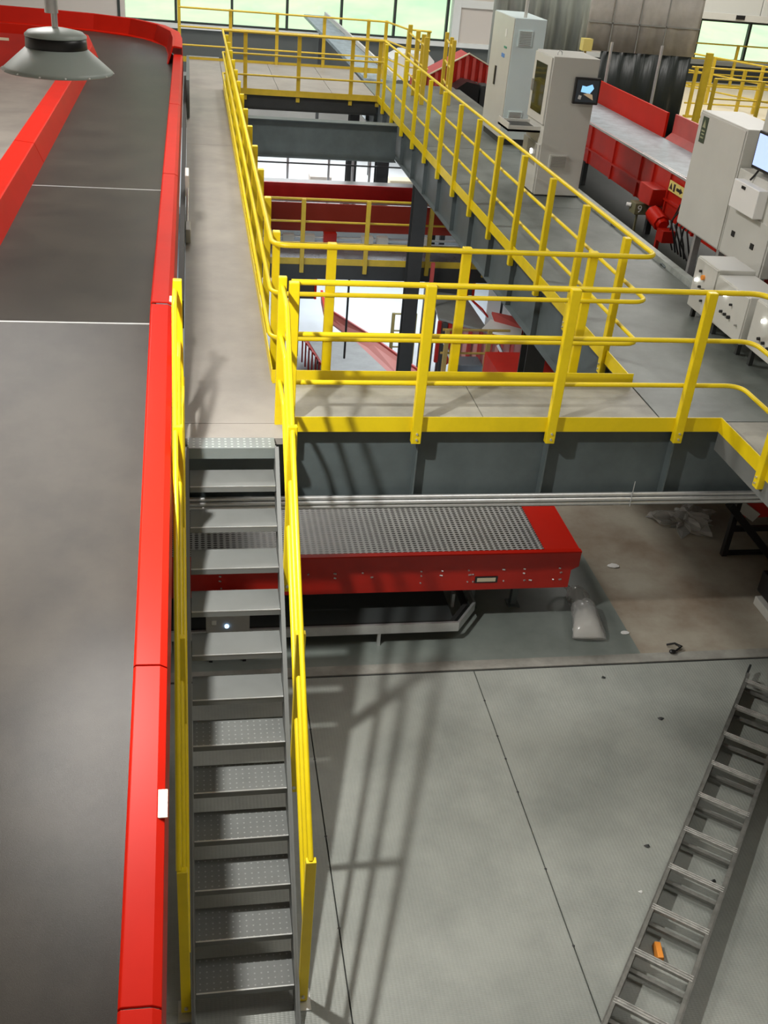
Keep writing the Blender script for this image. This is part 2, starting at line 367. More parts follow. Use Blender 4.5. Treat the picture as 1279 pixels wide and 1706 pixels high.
# ------------------------------------------------------------------ guard rails
def rounded(path, r):
    out = []; P = [V((*p, 0)) for p in path]
    for i, p in enumerate(P):
        if i in (0, len(P)-1): out.append(p); continue
        a = (P[i-1]-p).normalized(); b = (P[i+1]-p).normalized(); ang = a.angle(b); d = r/math.tan(ang/2)
        s0 = p+a*d; s1 = p+b*d
        for k in range(7):
            t = k/6; out.append(s0.lerp(p, t).lerp(p.lerp(s1, t), t))
    return out
def guard(label, pipe, posts, toe=None, m_=YEL, z=DZ, hs=(1.08, .69, .31), pw=.075, rad=.021, zb=-.17, group='yellow guard rails', r_c=.14, pd=.060, post_face='x', top=1.10, tz=(-.06, .055)):
    cx = sum(p[0] for p in pipe)/len(pipe); cy = sum(p[1] for p in pipe)/len(pipe)
    g = thing('guard_rail', label, 'guard rail', (cx, cy, z), group)
    P = rounded(pipe, r_c) if len(pipe) > 2 else [V((*p, 0)) for p in pipe]
    for k, h in enumerate(hs):
        MB().tube([(p.x, p.y, z+h) for p in P], rad if k == 0 else rad*.9, 10).build('top_rail' if k == 0 else 'middle_rail', m_, g)
    for p in posts:
        f = p[2] if len(p) > 2 else post_face
        a, b = (pw/2, pd/2) if f == 'x' else (pd/2, pw/2)
        po = MB().box(p[0]-a, p[0]+a, p[1]-b, p[1]+b, z+zb, z+top).build('post', m_, g, bevel=.006)
        if zb < -.1 and abs(p[1]) < 3:
            MB().lathe((0, 0, 0), [(0, .01), (.012, .01), (.014, 0)], 8)
            bo = MB()
            for zz in (.04, .09):
                if f == 'x': bo.tube([(p[0], p[1]-b, z+zb+zz), (p[0], p[1]-b-.012, z+zb+zz)], .009, 6)
                else: bo.tube([(p[0]-a, p[1], z+zb+zz), (p[0]-a-.012, p[1], z+zb+zz)], .009, 6)
            bo.build('bolt', GALV, po)
    if toe:
        MB().sweep([(x, y, z) for x, y in toe], [(-.004, tz[0]), (.004, tz[0]), (.004, tz[1]), (-.004, tz[1])]).build('toe_board', m_, g)
    return g
guard('bright yellow guard rail along the front edge, above the deep beam', [(.74, .485), (4.40, .485), (4.40, -2.3)],
      [(.755, .43), (1.745, .43), (2.84, .43), (3.93, .43), (4.275, -.33, 'y'), (4.275, -1.5, 'y')], [(.70, .452), (4.295, .452), (4.295, -2.35)], tz=(-.085, .04))
guard('yellow guard rail on the near side of the well, behind the front rail', [(.665, 1.75), (.665, 1.36), (3.87, 1.36), (3.87, 1.85)],
      [(1.14, 1.40), (2.24, 1.40), (3.32, 1.40)], [(.675, 1.165), (3.79, 1.165)], tz=(.0, .115))
ys = [1.85+1.072*i for i in range(13)]
guard('long yellow guard rail along the right side of the well', [(3.87, 1.85), (3.87, 15.4)], [(3.785, y, 'y') for y in ys], [(3.79, 1.165), (3.79, 15.4)], tz=(-.06, .07))
guard('long yellow guard rail along the stair-side walkway', [(.665, 1.75), (.665, 15.4)], [(.72, y, 'y') for y in [1.68+1.072*i for i in range(13)]], [(.675, 1.20), (.675, 15.4)], tz=(-.02, .11))
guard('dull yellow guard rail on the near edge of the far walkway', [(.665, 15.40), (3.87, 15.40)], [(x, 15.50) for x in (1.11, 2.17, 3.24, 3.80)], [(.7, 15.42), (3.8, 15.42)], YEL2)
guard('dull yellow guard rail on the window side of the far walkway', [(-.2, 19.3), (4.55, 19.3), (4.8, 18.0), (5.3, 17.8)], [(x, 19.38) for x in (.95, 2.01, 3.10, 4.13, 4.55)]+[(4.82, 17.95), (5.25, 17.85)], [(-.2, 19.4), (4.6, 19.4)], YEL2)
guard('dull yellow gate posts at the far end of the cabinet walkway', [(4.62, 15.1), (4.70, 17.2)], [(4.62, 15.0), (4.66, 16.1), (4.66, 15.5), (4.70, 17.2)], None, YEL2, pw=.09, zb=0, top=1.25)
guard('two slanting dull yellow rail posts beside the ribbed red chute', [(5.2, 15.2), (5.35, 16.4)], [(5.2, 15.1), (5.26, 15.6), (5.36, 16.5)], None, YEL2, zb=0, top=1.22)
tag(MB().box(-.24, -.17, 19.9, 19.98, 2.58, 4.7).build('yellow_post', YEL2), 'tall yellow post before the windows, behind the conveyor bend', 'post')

# ------------------------------------------------------------------ stairs
G = .2189; RS = .2
st = thing('staircase', 'steep grey steel stairs with twelve open treads below the pale walkway', 'stairs', (.31, -1.3, 0))
for i in range(1, 13):
    z = 2.6-.2*i; y = -G*i
    tr = MB().box(.012, .612, y, y+.245, z-.006, z).box(.012, .612, y, y+.006, z-.045, z-.006).box(.012, .612, y+.239, y+.245, z-.03, z-.006)
    tr = tr.build('tread', TREAD if i > 6 else STAIR, st)
    MB().box(.013, .611, y-.001, y+.007, z-.004, z+.001).build('nosing', GALV, tr, label='worn bright nosing edge, lip highlight put into its colour')  # bright strip paints the lip highlight along the worn front edge
for x0 in (-.004, .615):
    sg = MB(); y1 = -2.72; sl = RS/G
    def zl(y): return 2.6+y*sl
    poly = [(.02, 2.60), (.02, 2.38), (-2.60, 0.0), (-2.86, 0.0), (-2.86, .03), (-.0, 2.60)]
    sg.prism(poly, 'x', x0, x0+.010)
    # flange along the upper edge
    sg.bar((x0+.008+(.008 if x0 > .3 else -.008), -.0, 2.60), (x0+.008+(.008 if x0 > .3 else -.008), -2.84, .03), .024, .008, upv=(0, -1, 1))
    sg.build('stringer', STAIR, st)
def stair_rail(sx, label):
    px = .672 if sx > 0 else -.050; rx = px+(.0 if sx > 0 else .0)
    g = thing('stair_rail', label, 'stair rail', (px, -1.3, 0))
    pipe_x = px-.002 if sx > 0 else px+.004
    k = RS/G
    for h, nm in ((1.07, 'handrail'), (.70, 'middle_rail'), (.35, 'middle_rail')):
        zt = DZ+h
        if sx < 0: pipe_x = {1.07: -.068, .70: -.050, .35: -.032}[h]
        pts = [(pipe_x, .46, zt), (pipe_x, .04, zt), (pipe_x, -.02, zt-.01), (pipe_x, -2.60, 2.6-2.60*k+h+.0)]
        MB().tube(pts, .017, 10).build(nm, YEL, g)
    for y, z0, z1 in ((.42, 2.44, 3.72), (-.65, 1.80, 3.09), (-1.60, .82, 2.16), (-2.60, .02, 1.30)):
        if sx < 0 and z0 > 2.4: y, z0, z1 = .30, 2.55, 3.72
        po = MB().box(px-.030*(1 if sx > 0 else 1), px+.030, y-.022, y+.022, z0, z1).build('post', YEL, g, bevel=.005)
        MB().tube([(px, y-.022, z0+.05), (px, y-.034, z0+.05)], .011, 8).build('bolt', GALV, po)
    MB().box(px-.05, px+.05, -2.68, -2.53, 0, .012).build('base_plate', GALV, g)
    return g
stair_rail(1, 'yellow rail on the right side of the stairs')
stair_rail(-1, 'yellow rail on the left side of the stairs, beside the conveyor')

# ------------------------------------------------------------------ big red conveyor on the left
cv = thing('belt_conveyor', 'long wide brown-grey belt conveyor with red side guards, curving away left', 'conveyor', (-.9, 2, 2.6))
def ztop(y):
    if y >= .95: return 3.31
    return 3.31+(y-.95)*.196
ybr = [-6.0, -2.45, .95, 4.96, 13.0]
def belt_seg(y0, y1, gap=.012):
    return MB().add([(-1.62, y0+gap, ztop(y0)-.16), (-.26, y0+gap, ztop(y0)-.16), (-.26, y1-gap, ztop(y1)-.16), (-1.62, y1-gap, ztop(y1)-.16),
                     (-1.62, y0+gap, ztop(y0)-.20), (-.26, y0+gap, ztop(y0)-.20), (-.26, y1-gap, ztop(y1)-.20), (-1.62, y1-gap, ztop(y1)-.20)],
                    [(0, 1, 2, 3), (7, 6, 5, 4), (0, 4, 5, 1), (1, 5, 6, 2), (2, 6, 7, 3), (3, 7, 4, 0)])
belt_seg(-6.0, .95).build('belt', BELT, cv); belt_seg(.95, 4.96).build('belt', BELT, cv); belt_seg(4.96, 13.0).build('belt', BELT, cv)
for y in (.95, 4.96):
    MB().box(-1.62, -.26, y-.012, y+.012, 3.10, 3.152).build('belt_joint', GALV, cv)
# frame under the belt
fr = MB()
for y0, y1 in zip(ybr[:-1], ybr[1:]):
    z0 = ztop(y0)-.20; z1 = ztop(y1)-.20
    fr.add([(-1.60, y0, z0), (-.28, y0, z0), (-.28, y1, z1), (-1.60, y1, z1), (-1.60, y0, z0-.2), (-.28, y0, z0-.2), (-.28, y1, z1-.2), (-1.60, y1, z1-.2)],
           [(0, 1, 2, 3), (7, 6, 5, 4), (0, 4, 5, 1), (1, 5, 6, 2), (2, 6, 7, 3), (3, 7, 4, 0)])
fr.build('frame_bed', DSTEEL, cv)
# right guard: bent sheet, top face slopes a little
pr_ = [(0, -.22), (0, 0), (-.012, .012), (-.13, .008), (-.165, -.012), (-.172, -.30), (-.162, -.30), (-.155, -.02), (-.12, -.004), (-.012, -.002), (-.006, -.22)]
pr_ = [(o, z) for o, z in pr_]
for y0, y1 in ((-6.0, -4.10), (-4.092, -2.46), (-2.452, .93), (.97, 5.0), (5.02, 9.2), (9.22, 14.3)):
    MB().sweep([(-.262, y0, ztop(y0)), (-.262, y1, ztop(y1))], pr_).build('side_guard', RED, cv, bevel=.003)
MB().box(-.125, -.086, 1.0, 1.12, 3.305, 3.315).build('tape_strip', TAPE, cv)
MB().bar((-.106, -3.30, ztop(-3.30)+.004), (-.106, -3.16, ztop(-3.16)+.004), .042, .006).build('tape_strip', TAPE, cv)
# left guard: sloped inner face, then flat flange
pl_ = [(0, -.20), (.105, .05), (.12, .055), (.32, .075), (.32, -.35), (.31, -.35), (.31, .06), (.12, .04), (.11, .035), (.01, -.20)]
for y0, y1 in ((-6.0, .93), (.97, 6.0), (6.02, 13.2)):
    MB().sweep([(-1.60, y0, ztop(y0)), (-1.60, y1, ztop(y1))], pl_).build('side_guard', RED, cv, bevel=.003)
# curve
outer = [(-.262, 14.3), (-.27, 15.6), (-.33, 16.6), (-.62, 17.6), (-1.2, 18.35), (-2.0, 18.75), (-2.9, 18.95), (-4.4, 19.15), (-7.5, 19.3)]
inner = [(-1.60, 13.2), (-1.62, 14.6), (-1.80, 15.9), (-2.3, 16.6), (-3.0, 16.9), (-4.4, 17.0), (-7.5, 17.1)]
po_ = [(.16, -.19), (.11, -.17), (.02, .13), (-.02, .14), (-.16, .12), (-.17, -.35), (-.16, -.35), (-.15, .10), (.0, .11), (.10, -.19), (.16, -.21)]
MB().sweep([(x, y, 3.32) for x, y in outer], po_, smooth=False).build('curved_outer_guard', RED, cv)
MB().sweep([(x, y, 3.31) for x, y in inner], pl_).build('curved_inner_guard', RED, cv)
MB().sweep([(x, y, 3.31) for x, y in inner[3:]], [(.325, -.10), (.335, -.10), (.335, -.85), (.325, -.85)][::-1]).build('machine_side_panel', RED2, cv)
lb = MB()
bm_v = [(x-.02, y-.02, 3.145) for x, y in inner]; bo_v = [(-.26, 13.0+.9, 3.145), (-.27, 15.4, 3.145), (-.5, 16.8, 3.145), (-.95, 17.7, 3.145), (-2.0, 18.35, 3.145), (-4.4, 18.75, 3.145), (-7.5, 18.95, 3.145)]
vs = [(-1.62, 13.0, 3.145)]+bm_v[1:]; n = len(vs); bo_v[0] = (-.26, 13.0, 3.145)
lb.add(vs+bo_v, [(i, i+1, n+i+1, n+i) for i in range(n-1)]).build('curved_belt', BELT, cv)
q = MB()
for (x, z, w, h) in ((-2.75, 3.05, .5, .07), (-3.5, 3.1, .45, .05), (-4.2, 3.02, .5, .06), (-3.2, 2.8, .25, .12), (-4.0, 2.72, .4, .06)):
    q.box(x-w/2, x+w/2, 16.53 if x > -3 else 16.60, 16.62 if x > -3 else 16.66, z-h/2, z+h/2)
q.build('label_plate', CREAM, cv)
for y in (-4.5, -.5, 3, 7, 11):
    z = ztop(y)-.4
    lg = MB().box(-.40, -.30, y-.05, y+.05, 0 if y < .2 else 0, z).box(-1.55, -1.45, y-.05, y+.05, 0, z).box(-1.5, -.35, y-.03, y+.03, z-.1, z)
    lg.build('support_leg', DSTEEL, cv) if y < 5.8 else None
ct = thing('cable_tray', 'dark grey cable channel tucked between the conveyor and the pale walkway', 'cable tray', (-.05, 8, 2.6))
MB().box(-.085, -.035, 2.3, 15.0, 2.60, 2.86).build('channel', DSTEEL, ct)
jb = thing('sensor_bracket', 'small pale sensor bracket on the conveyor flank beside the walkway', 'sensor bracket', (-.01, 5.6, 2.6))
MB().box(-.03, .015, 5.9, 6.3, 2.86, 3.1).build('housing', WHITE, jb, bevel=.005); MB().tube([(-.01, 5.3, 2.7), (.0, 5.9, 2.95)], .012, 8).build('cable', GALV, jb)
MB().box(-.03, .03, 4.9, 5.25, 2.6, 2.75).build('motor_box', CABD, jb, bevel=.01)
tag(MB().box(-.03, .02, 12.2, 15.2, 2.6, 3.2).build('cable_cover', STEEL), 'grey upright cover plate beside the far end of the straight conveyor guard', 'cover plate')

# ------------------------------------------------------------------ hanging high-bay lamp (it lights the stairs)
lx, ly, lz = -.50, -1.62, 5.27
lp = thing('high_bay_lamp', 'grey bell-shaped high-bay lamp hanging over the conveyor', 'hanging lamp', (lx, ly, lz))
MB().lathe((lx, ly, lz), [(.228, .0), (.233, .005), (.218, .018), (.128, .095), (.122, .095), (.212, .012), (.218, .0), (.228, 0)], 48).build('reflector', LAMPG, lp)
MB().lathe((lx, ly, lz), [(.124, .090), (.128, .094), (.126, .135), (.120, .140), (0, .140)], 40).build('driver_band', BLACK, lp)
MB().lathe((lx, ly, lz), [(.128, .139), (.128, .146), (.112, .160), (.05, .172), (.0, .174)], 40).build('cap', LAMPG, lp)
MB().tube([(lx, ly, lz+.17), (lx, ly, lz+.24)], .013, 10).tube([(lx-.01, ly, lz+.23), (lx-.01, ly, 9.99)], .028, 12).build('stem', GALV, lp)
sc_ = MB()
for k in range(14):
    a = 2*pi*k/14; sc_.lathe((lx+.229*cos(a), ly+.229*sin(a), lz+.004), [(0, .006), (.005, .004), (.006, 0)], 6)
sc_.build('rim_screws', WHITE, lp)
MB().lathe((lx, ly, lz+.05), [(0, 0), (.10, 0), (.10, .04), (0, .04)], 32).build('lamp_head', WHITE, lp)
a_ = area('lamp_light', (lx, ly, lz+.02), 215, .13, col=(1, .98, .93), shape='DISK')

# ------------------------------------------------------------------ low red conveyor under the front walkway
rcv = thing('low_conveyor', 'low red conveyor with grey perforated belt under the front walkway', 'conveyor', (1.7, 1.7, 0))
MB().box(-.9, 3.30, 1.13, 2.6, .83, .865).build('perforated_belt', MODB, rcv)
MB().prism([(-.9, .50), (3.56, .50), (3.56, .70), (3.63, .74), (3.63, .90), (-.9, .90)], 'y', 1.09, 1.112).build('front_side_plate', RED2, rcv, bevel=.003)
MB().box(-.9, 3.63, 1.085, 1.14, .90, .912).build('top_lip', RED, rcv)
MB().add([(3.30, 1.10, .875), (3.62, 1.10, .912), (3.62, 2.6, .912), (3.30, 2.6, .875), (3.30, 1.10, .86), (3.62, 1.10, .80), (3.62, 2.6, .80), (3.30, 2.6, .86)],
         [(0, 1, 2, 3), (7, 6, 5, 4), (0, 4, 5, 1), (1, 5, 6, 2), (2, 6, 7, 3), (3, 7, 4, 0)]).build('end_plate', RED, rcv)
MB().box(-.9, 3.62, 2.6, 2.62, .5, .912).build('back_side_plate', RED2, rcv)
MB().box(-.9, 3.5, 1.16, 2.58, .62, .66).build('frame_bed', DSTEEL, rcv)
MB().box(2.62, 2.84, 1.083, 1.1, .585, .655).build('inspection_slot', BLACK, rcv); MB().box(2.64, 2.82, 1.079, 1.086, .60, .64).build('slot_plate', CREAM, rcv)
bb = MB()
for x in [-.05, .18, .26, .52, .9, 1.04, 1.3, 1.55, 1.62, 2.1, 2.3, 2.55, 2.6, 2.9, 3.1, 3.18, 3.28, 3.4, 3.45]:
    for z in (.60, .68, .73):
        if random.random() < .66: bb.tube([(x+random.uniform(-.03, .03), 1.09, z), (x, 1.081, z)], .008, 6)
bb.build('bolts', GALV, rcv)
for x in (2.75, 3.2):
    MB().box(x-.03, x+.03, 1.5, 1.56, 0, .62).box(x-.06, x+.06, 1.46, 1.6, 0, .012).build('leg', STEEL, rcv)
    MB().box(x-.03, x+.03, 2.4, 2.46, 0, .62).box(x-.06, x+.06, 2.36, 2.5, 0, .012).build('leg', STEEL, rcv)
MB().box(-.5, -.44, 1.5, 1.56, 0, .62).build('leg', STEEL, rcv)
lc = thing('low_belt_table', 'flat dark belt table with silver edge rail on the floor below the red conveyor', 'belt table', (1.2, 1.1, 0))
MB().box(-.5, 2.45, 1.0, 1.9, .17, .20).build('dark_belt', mat('dark_belt', (.05, .055, .055), .35), lc)
MB().sweep([(-.5, .93, .2), (2.47, .93, .2), (2.70, 1.24, .2), (2.70, 1.6, .2)], [(-.012, -.05), (.012, -.05), (.012, .05), (-.012, .05)]).build('edge_rail', GALV, lc)
MB().sweep([(-.5, .985, .17), (2.42, .985, .17), (2.62, 1.26, .17), (2.62, 1.6, .17)], [(-.02, -.03), (.02, -.03), (.02, .05), (-.02, .05)]).build('rubber_edge', RUB, lc)
for x in (-.2, 1.72): MB().box(x-.015, x+.015, .93, .96, 0, .16).build('leg', GALV, lc)
MB().box(2.55, 2.58, 1.5, 1.55, 0, .16).build('leg', GALV, lc)
eb = thing('control_box', 'small grey control box with blue light seen through the stair treads', 'control box', (.3, .80, 0))
MB().box(.12, .50, .74, .90, .32, .56).build('housing', CABD, eb, bevel=.008)
MB().tube([(.30, .74, .44), (.30, .728, .44)], .018, 12).build('blue_light', LEDB, eb)
MB().box(.17, .21, .733, .74, .46, .50).build('label_plate', CABG, eb)
for x in (.16, .46): MB().box(x-.015, x+.015, .78, .81, 0, .32).build('leg', BLACK, eb)

# ------------------------------------------------------------------ ladder on the floor
ld = thing('extension_ladder', 'long worn aluminium extension ladder lying on the floor at right', 'ladder', (4, -1.5, 0))
A = V((5.06, .08, .20)); dirv = V((-2.42, -3.0, 0)).normalized(); wv = V((-dirv.y, dirv.x, 0)) ; wd = .42
A = V((4.98, .03, .15)); Ln = 4.6
for lvl, off in ((.13, 0), (.055, .03)):
    for s in (0, 1):
        p0 = A+wv*wd*s+V((0, 0, lvl-.15))-dirv*.12; p1 = p0+dirv*Ln
        sgn = 1 if s == 0 else -1
        mb = MB().bar(p0, p1, .010, .07).bar(p0+wv*sgn*.014+V((0, 0, .032)), p1+wv*sgn*.014+V((0, 0, .032)), .03, .006).bar(p0+wv*sgn*.014-V((0, 0, .032)), p1+wv*sgn*.014-V((0, 0, .032)), .03, .006)
        mb.build('side_rail', ALU2, ld)
for i in range(13):
    c = A+dirv*(.419*i)+V((0, 0, -.0))
    if i*.425 > 4.4: break
    rg = MB().bar(c+wv*.01, c+wv*(wd-.01), .05, .022)
    for o in (-.02, 0, .02): rg.tube([c+dirv*o+V((0, 0, .012))+wv*.01, c+dirv*o+V((0, 0, .012))+wv*(wd-.01)], .006, 6)
    rg.build('rung', ALU, ld)
    c2 = c+dirv*(.03+.008*i)-V((0, 0, .075))
    MB().bar(c2+wv*.01, c2+wv*(wd-.01), .03, .022).build('rung', ALU2, ld)
for s in (0, 1):
    c = A+wv*wd*s-dirv*.14
    MB().bar(c-V((0, 0, .02)), c-V((0, 0, .02))-dirv*.14, .02, .05).build('end_bracket', DSTEEL, ld)

# ------------------------------------------------------------------ small things on the floor
ob = MB().add([(3.07, -2.60, 0), (3.12, -2.61, 0), (3.15, -2.46, 0), (3.10, -2.45, 0), (3.075, -2.595, .07), (3.115, -2.60, .07), (3.145, -2.47, .055), (3.105, -2.46, .055)],
              [(3, 2, 1, 0), (4, 5, 6, 7), (0, 1, 5, 4), (1, 2, 6, 5), (2, 3, 7, 6), (3, 0, 4, 7)])
tag(ob.build('wedge_block', ORG, bevel=.006), 'small orange block on the floor between two ladder rungs', 'block')
bg = thing('plastic_bag', 'tied clear plastic bag half filled with white beads, beside the red conveyor', 'bag', (3.85, 1.1, 0))
def blob(c, rx, ry, rz, n=18, k=10, seed=1, amp=.12, zmin=0.0):
    rnd = random.Random(seed); ph = [rnd.uniform(0, 6.28) for _ in range(6)]; vs = []; fs = []
    for i in range(k+1):
        th = pi*i/k
        for j in range(n):
            f = 2*pi*j/n; w = 1+amp*(sin(3*f+ph[0]+2*th)+.6*sin(7*f+ph[1]-3*th)+.5*sin(11*f+5*th+ph[2]))*.6*sin(th)
            vs.append((c[0]+rx*sin(th)*cos(f)*w, c[1]+ry*sin(th)*sin(f)*w, max(zmin, c[2]+rz*cos(th)*w)))
    for i in range(k):
        for j in range(n): fs.append((i*n+j, i*n+(j+1) % n, (i+1)*n+(j+1) % n, (i+1)*n+j))
    return vs, fs
def chain(pts, rads, n=18, seed=3, amp=.1):
    rnd = random.Random(seed); ph = [rnd.uniform(0, 6.28) for _ in range(4)]; vs = []; fs = []
    for i, (p, (rw, rh)) in enumerate(zip(pts, rads)):
        a = V(pts[min(i+1, len(pts)-1)])-V(pts[max(i-1, 0)]); a.normalize(); sd_ = a.cross(V((0, 0, 1))).normalized()
        for j in range(n):
            f = 2*pi*j/n; w = 1+amp*(sin(3*f+ph[0]+i)+.7*sin(5*f+ph[1]-1.7*i)+.5*sin(8*f+2.3*i))
            q_ = V(p)+sd_*rw*cos(f)*w+V((0, 0, 1))*(rh*sin(f)*w)
            vs.append((q_.x, q_.y, max(.004, q_.z)))
    m_ = len(pts)
    for i in range(m_-1):
        for j in range(n): fs.append((i*n+j, i*n+(j+1) % n, (i+1)*n+(j+1) % n, (i+1)*n+j))
    fs += [tuple(range(n))[::-1], tuple((m_-1)*n+j for j in range(n))]
    return vs, fs
cl = [(3.78, .86, .05), (3.79, .93, .09), (3.81, 1.03, .11), (3.83, 1.14, .12), (3.84, 1.26, .12), (3.85, 1.36, .10), (3.86, 1.44, .10), (3.86, 1.54, .09), (3.85, 1.62, .06), (3.83, 1.68, .05)]
vs, fs = chain(cl, [(.165, .03), (.155, .09), (.14, .11), (.125, .12), (.115, .12), (.080, .085), (.115, .12), (.10, .11), (.04, .05), (.015, .02)], amp=.07)
MB().add(vs, fs, True).build('film', FILM2, bg)
cl2 = [(3.78, .875, .045), (3.79, .94, .08), (3.81, 1.03, .10), (3.825, 1.13, .105), (3.835, 1.20, .07)]
vs, fs = chain(cl2, [(.135, .02), (.143, .08), (.128, .10), (.11, .10), (.06, .03)], amp=.03, seed=5)
MB().add(vs, fs, True).build('bead_fill', FOAM, bg)
MB().tube([(3.83, 1.68, .05), (3.76, 1.76, .10), (3.70, 1.72, .16), (3.74, 1.62, .17), (3.82, 1.62, .12)], .012, 8).build('twisted_neck', FILM2, bg)
vs, fs = blob((5.72, 3.0, .04), .30, .22, .13, n=26, k=14, seed=9, amp=.75)
tag(MB().add(vs, fs, False).build('plastic_film_heap', FILM2), 'crumpled clear plastic film on the floor beneath the front walkway', 'plastic film')
jk = thing('cable_clip', 'small bent black clip lying on the floor by the plate seam', 'clip', (4.62, .68, 0))
MB().tube([(4.55, .75, .02), (4.62, .73, .05), (4.68, .70, .03), (4.62, .66, .02), (4.58, .64, .02)], .010, 8).build('arm', BLACK, jk)
vs, fs = blob((4.57, .645, .02), .035, .025, .02, seed=2); MB().add(vs, fs, True).build('knob', BLACK, jk)
for k, (x, y, s_, lab) in enumerate(((4.21, .98, .03, 'tiny white paper scrap at the edge of the painted floor'), (4.52, 2.15, .045, 'white paper scrap on brown concrete, left of the black stand'))):
    vs, fs = blob((x, y, .008), s_*1.6, s_, .008, 8, 5, seed=20+k); tag(MB().add(vs, fs).build('paper_scrap', WHITE), lab, 'scrap')
for k, (x, y, s_, m_, lab) in enumerate(((3.40, -1.62, .02, DSTEEL, 'tiny dark crumb on the chequer plate left of the ladder'), (3.19, -2.02, .016, WHITE, 'tiny white crumb beside the left ladder rail'), (4.08, -.25, .025, DSTEEL, 'dark leaf-like scrap on the chequer plate above the ladder'), (3.75, .33, .02, DSTEEL, 'dark speck just below the floor seam'), (3.78, -1.98, .018, BLACK, 'black crumb seen between the ladder rungs'))):
    vs, fs = blob((x, y, .006), s_, s_*.7, .008, 7, 5, seed=40+k, amp=.5); tag(MB().add(vs, fs).build('debris_crumb', m_), lab, 'crumb')
bs = thing('black_stand', 'black tubular stand with slanting brace under a red machine at right', 'stand', (6.1, 2.4, 0))
MB().box(5.87, 5.93, 2.29, 2.35, 0, 1.1).build('leg', BLACK, bs); MB().bar((5.72, 2.2, .74), (6.42, 2.2, .03), .08, .08).build('brace', BLACK, bs)
MB().box(5.9, 6.6, 2.3, 2.34, .32, .38).build('crossbar', BLACK, bs); MB().box(6.55, 6.61, 2.29, 2.35, 0, 1.1).build('leg', BLACK, bs)
MB().bar((5.9, 2.32, .03), (6.5, 2.32, .03), .05, .04).build('foot_bar', BLACK, bs)
rm = thing('red_machine', 'red-sided machine end with pale shelf under the walkway at right', 'machine', (6.6, 2.9, 0))
MB().box(6.10, 7.6, 2.44, 2.48, .42, .95).build('side_plate', RED2, rm); MB().bar((5.80, 2.42, .72), (6.22, 2.42, .44), .06, .12).build('pale_chute', CABG, rm); MB().box(6.62, 7.6, 2.48, 3.4, .5, .56).build('shelf', CABG, rm)
for x in (6.7, 7.5): MB().box(x-.03, x+.03, 2.46, 2.52, 0, .62).build('leg', DSTEEL, rm)
cr = thing('crate', 'dark crate with pale base at the right edge of the floor', 'crate', (6.0, 1.2, 0))
MB().box(5.86, 6.4, 1.0, 1.5, .10, .36).build('body', BLACK, cr, bevel=.02); MB().box(5.80, 6.35, .95, 1.4, 0, .10).build('base', CABG, cr, bevel=.01)

# ------------------------------------------------------------------ control boxes on legs (right)
def ctrl_box(y0, y1, z0, z1, label, marks, x0=5.10, x1=5.50):
    t = thing('control_box', label, 'control box', (x0+.2, (y0+y1)/2, DZ), 'grey control boxes on legs')
    MB().box(x0+.012, x1, y0, y1, z0, z1).build('housing', CABG, t, bevel=.008)
    MB().box(x0, x0+.012, y0+.012, y1-.012, z0+.012, z1-.012).build('door', CABG, t, bevel=.003)
    for (fy, fz, m_, r) in marks:
        y = y1-(y1-y0)*fy; z = z1-(z1-z0)*fz
        MB().tube([(x0, y, z), (x0-.025, y, z)], r, 12).build('push_button' if m_ is not LEDW else 'lit_lamp', m_, t)
    for y in (y0+.07, y1-.07):
        for x in (x0+.06, x1-.06):
            MB().box(x-.02, x+.02, y-.02, y+.02, DZ, z0).build('leg', DSTEEL, t)
    return t
ctrl_box(2.545, 3.03, 2.68, 3.20, 'grey control box with orange button, farthest of the three', [(.32, .22, BLACK, .014), (.48, .30, ORG, .026), (.22, .42, LEDW, .016), (.42, .5, BLACK, .014), (.6, .52, BLACK, .018), (.22, .68, BLACK, .014), (.62, .72, BLACK, .012)])
ctrl_box(1.86, 2.535, 2.70, 3.16, 'middle grey control box with three black knobs in a row', [(.36, .26, LEDW, .016), (.58, .36, BLACK, .012), (.36, .62, BLACK, .015), (.48, .62, BLACK, .015), (.60, .62, BLACK, .018), (.84, .66, CABD, .010)])
ctrl_box(1.02, 1.74, 2.74, 3.20, 'nearest grey control box, cut by the right picture edge', [(.30, .30, LEDW, .018), (.30, .66, BLACK, .015), (.42, .68, BLACK, .015), (.56, .72, BLACK, .02)])

# ------------------------------------------------------------------ cabinets
c1 = thing('switch_cabinet', 'tallest blue-grey switch cabinet, farthest along the walkway', 'cabinet', (5.55, 11.9, DZ))
MB().box(5.30, 5.84, 11.36, 12.65, DZ+.10, 4.58).build('body', CABB, c1, bevel=.008)
MB().box(5.32, 5.82, 11.38, 12.6, DZ, DZ+.10).build('plinth', DSTEEL, c1)
MB().box(5.285, 5.30, 11.37, 12.64, DZ+.11, 4.57).build('door', CABG, c1, bevel=.003, label='pale grey door')
MB().box(5.265, 5.285, 12.10, 12.16, 3.45, 3.75).build('handle', BLACK, c1)
MB().box(5.278, 5.286, 11.72, 11.80, 4.25, 4.37).build('nameplate', WHITE, c1); MB().box(5.278, 5.286, 11.70, 11.88, 3.93, 3.99).build('blue_sticker', mat('blue_sticker', (.1, .25, .6), .5), c1)
MB().box(5.277, 5.286, 11.62, 11.78, 4.08, 4.11).build('warning_strip', mat('green_strip', (.05, .3, .2), .5), c1)
def louvre(parent, x0, x1, y, z0, z1, m_=CABB, n=9):
    f = MB().box(x0, x1, y-.022, y, z0, z1).build('vent', m_, parent)
    g = MB()
    for k in range(n):
        z = z0+.02+(z1-z0-.04)*k/(n-1); g.box(x0+.02, x1-.02, y-.03, y-.022, z-.004, z+.004)
    g.build('louvre_slats', CABD, f)
louvre(c1, 5.38, 5.62, 11.36, 4.16, 4.40); louvre(c1, 5.38, 5.62, 11.36, 2.92, 3.14)
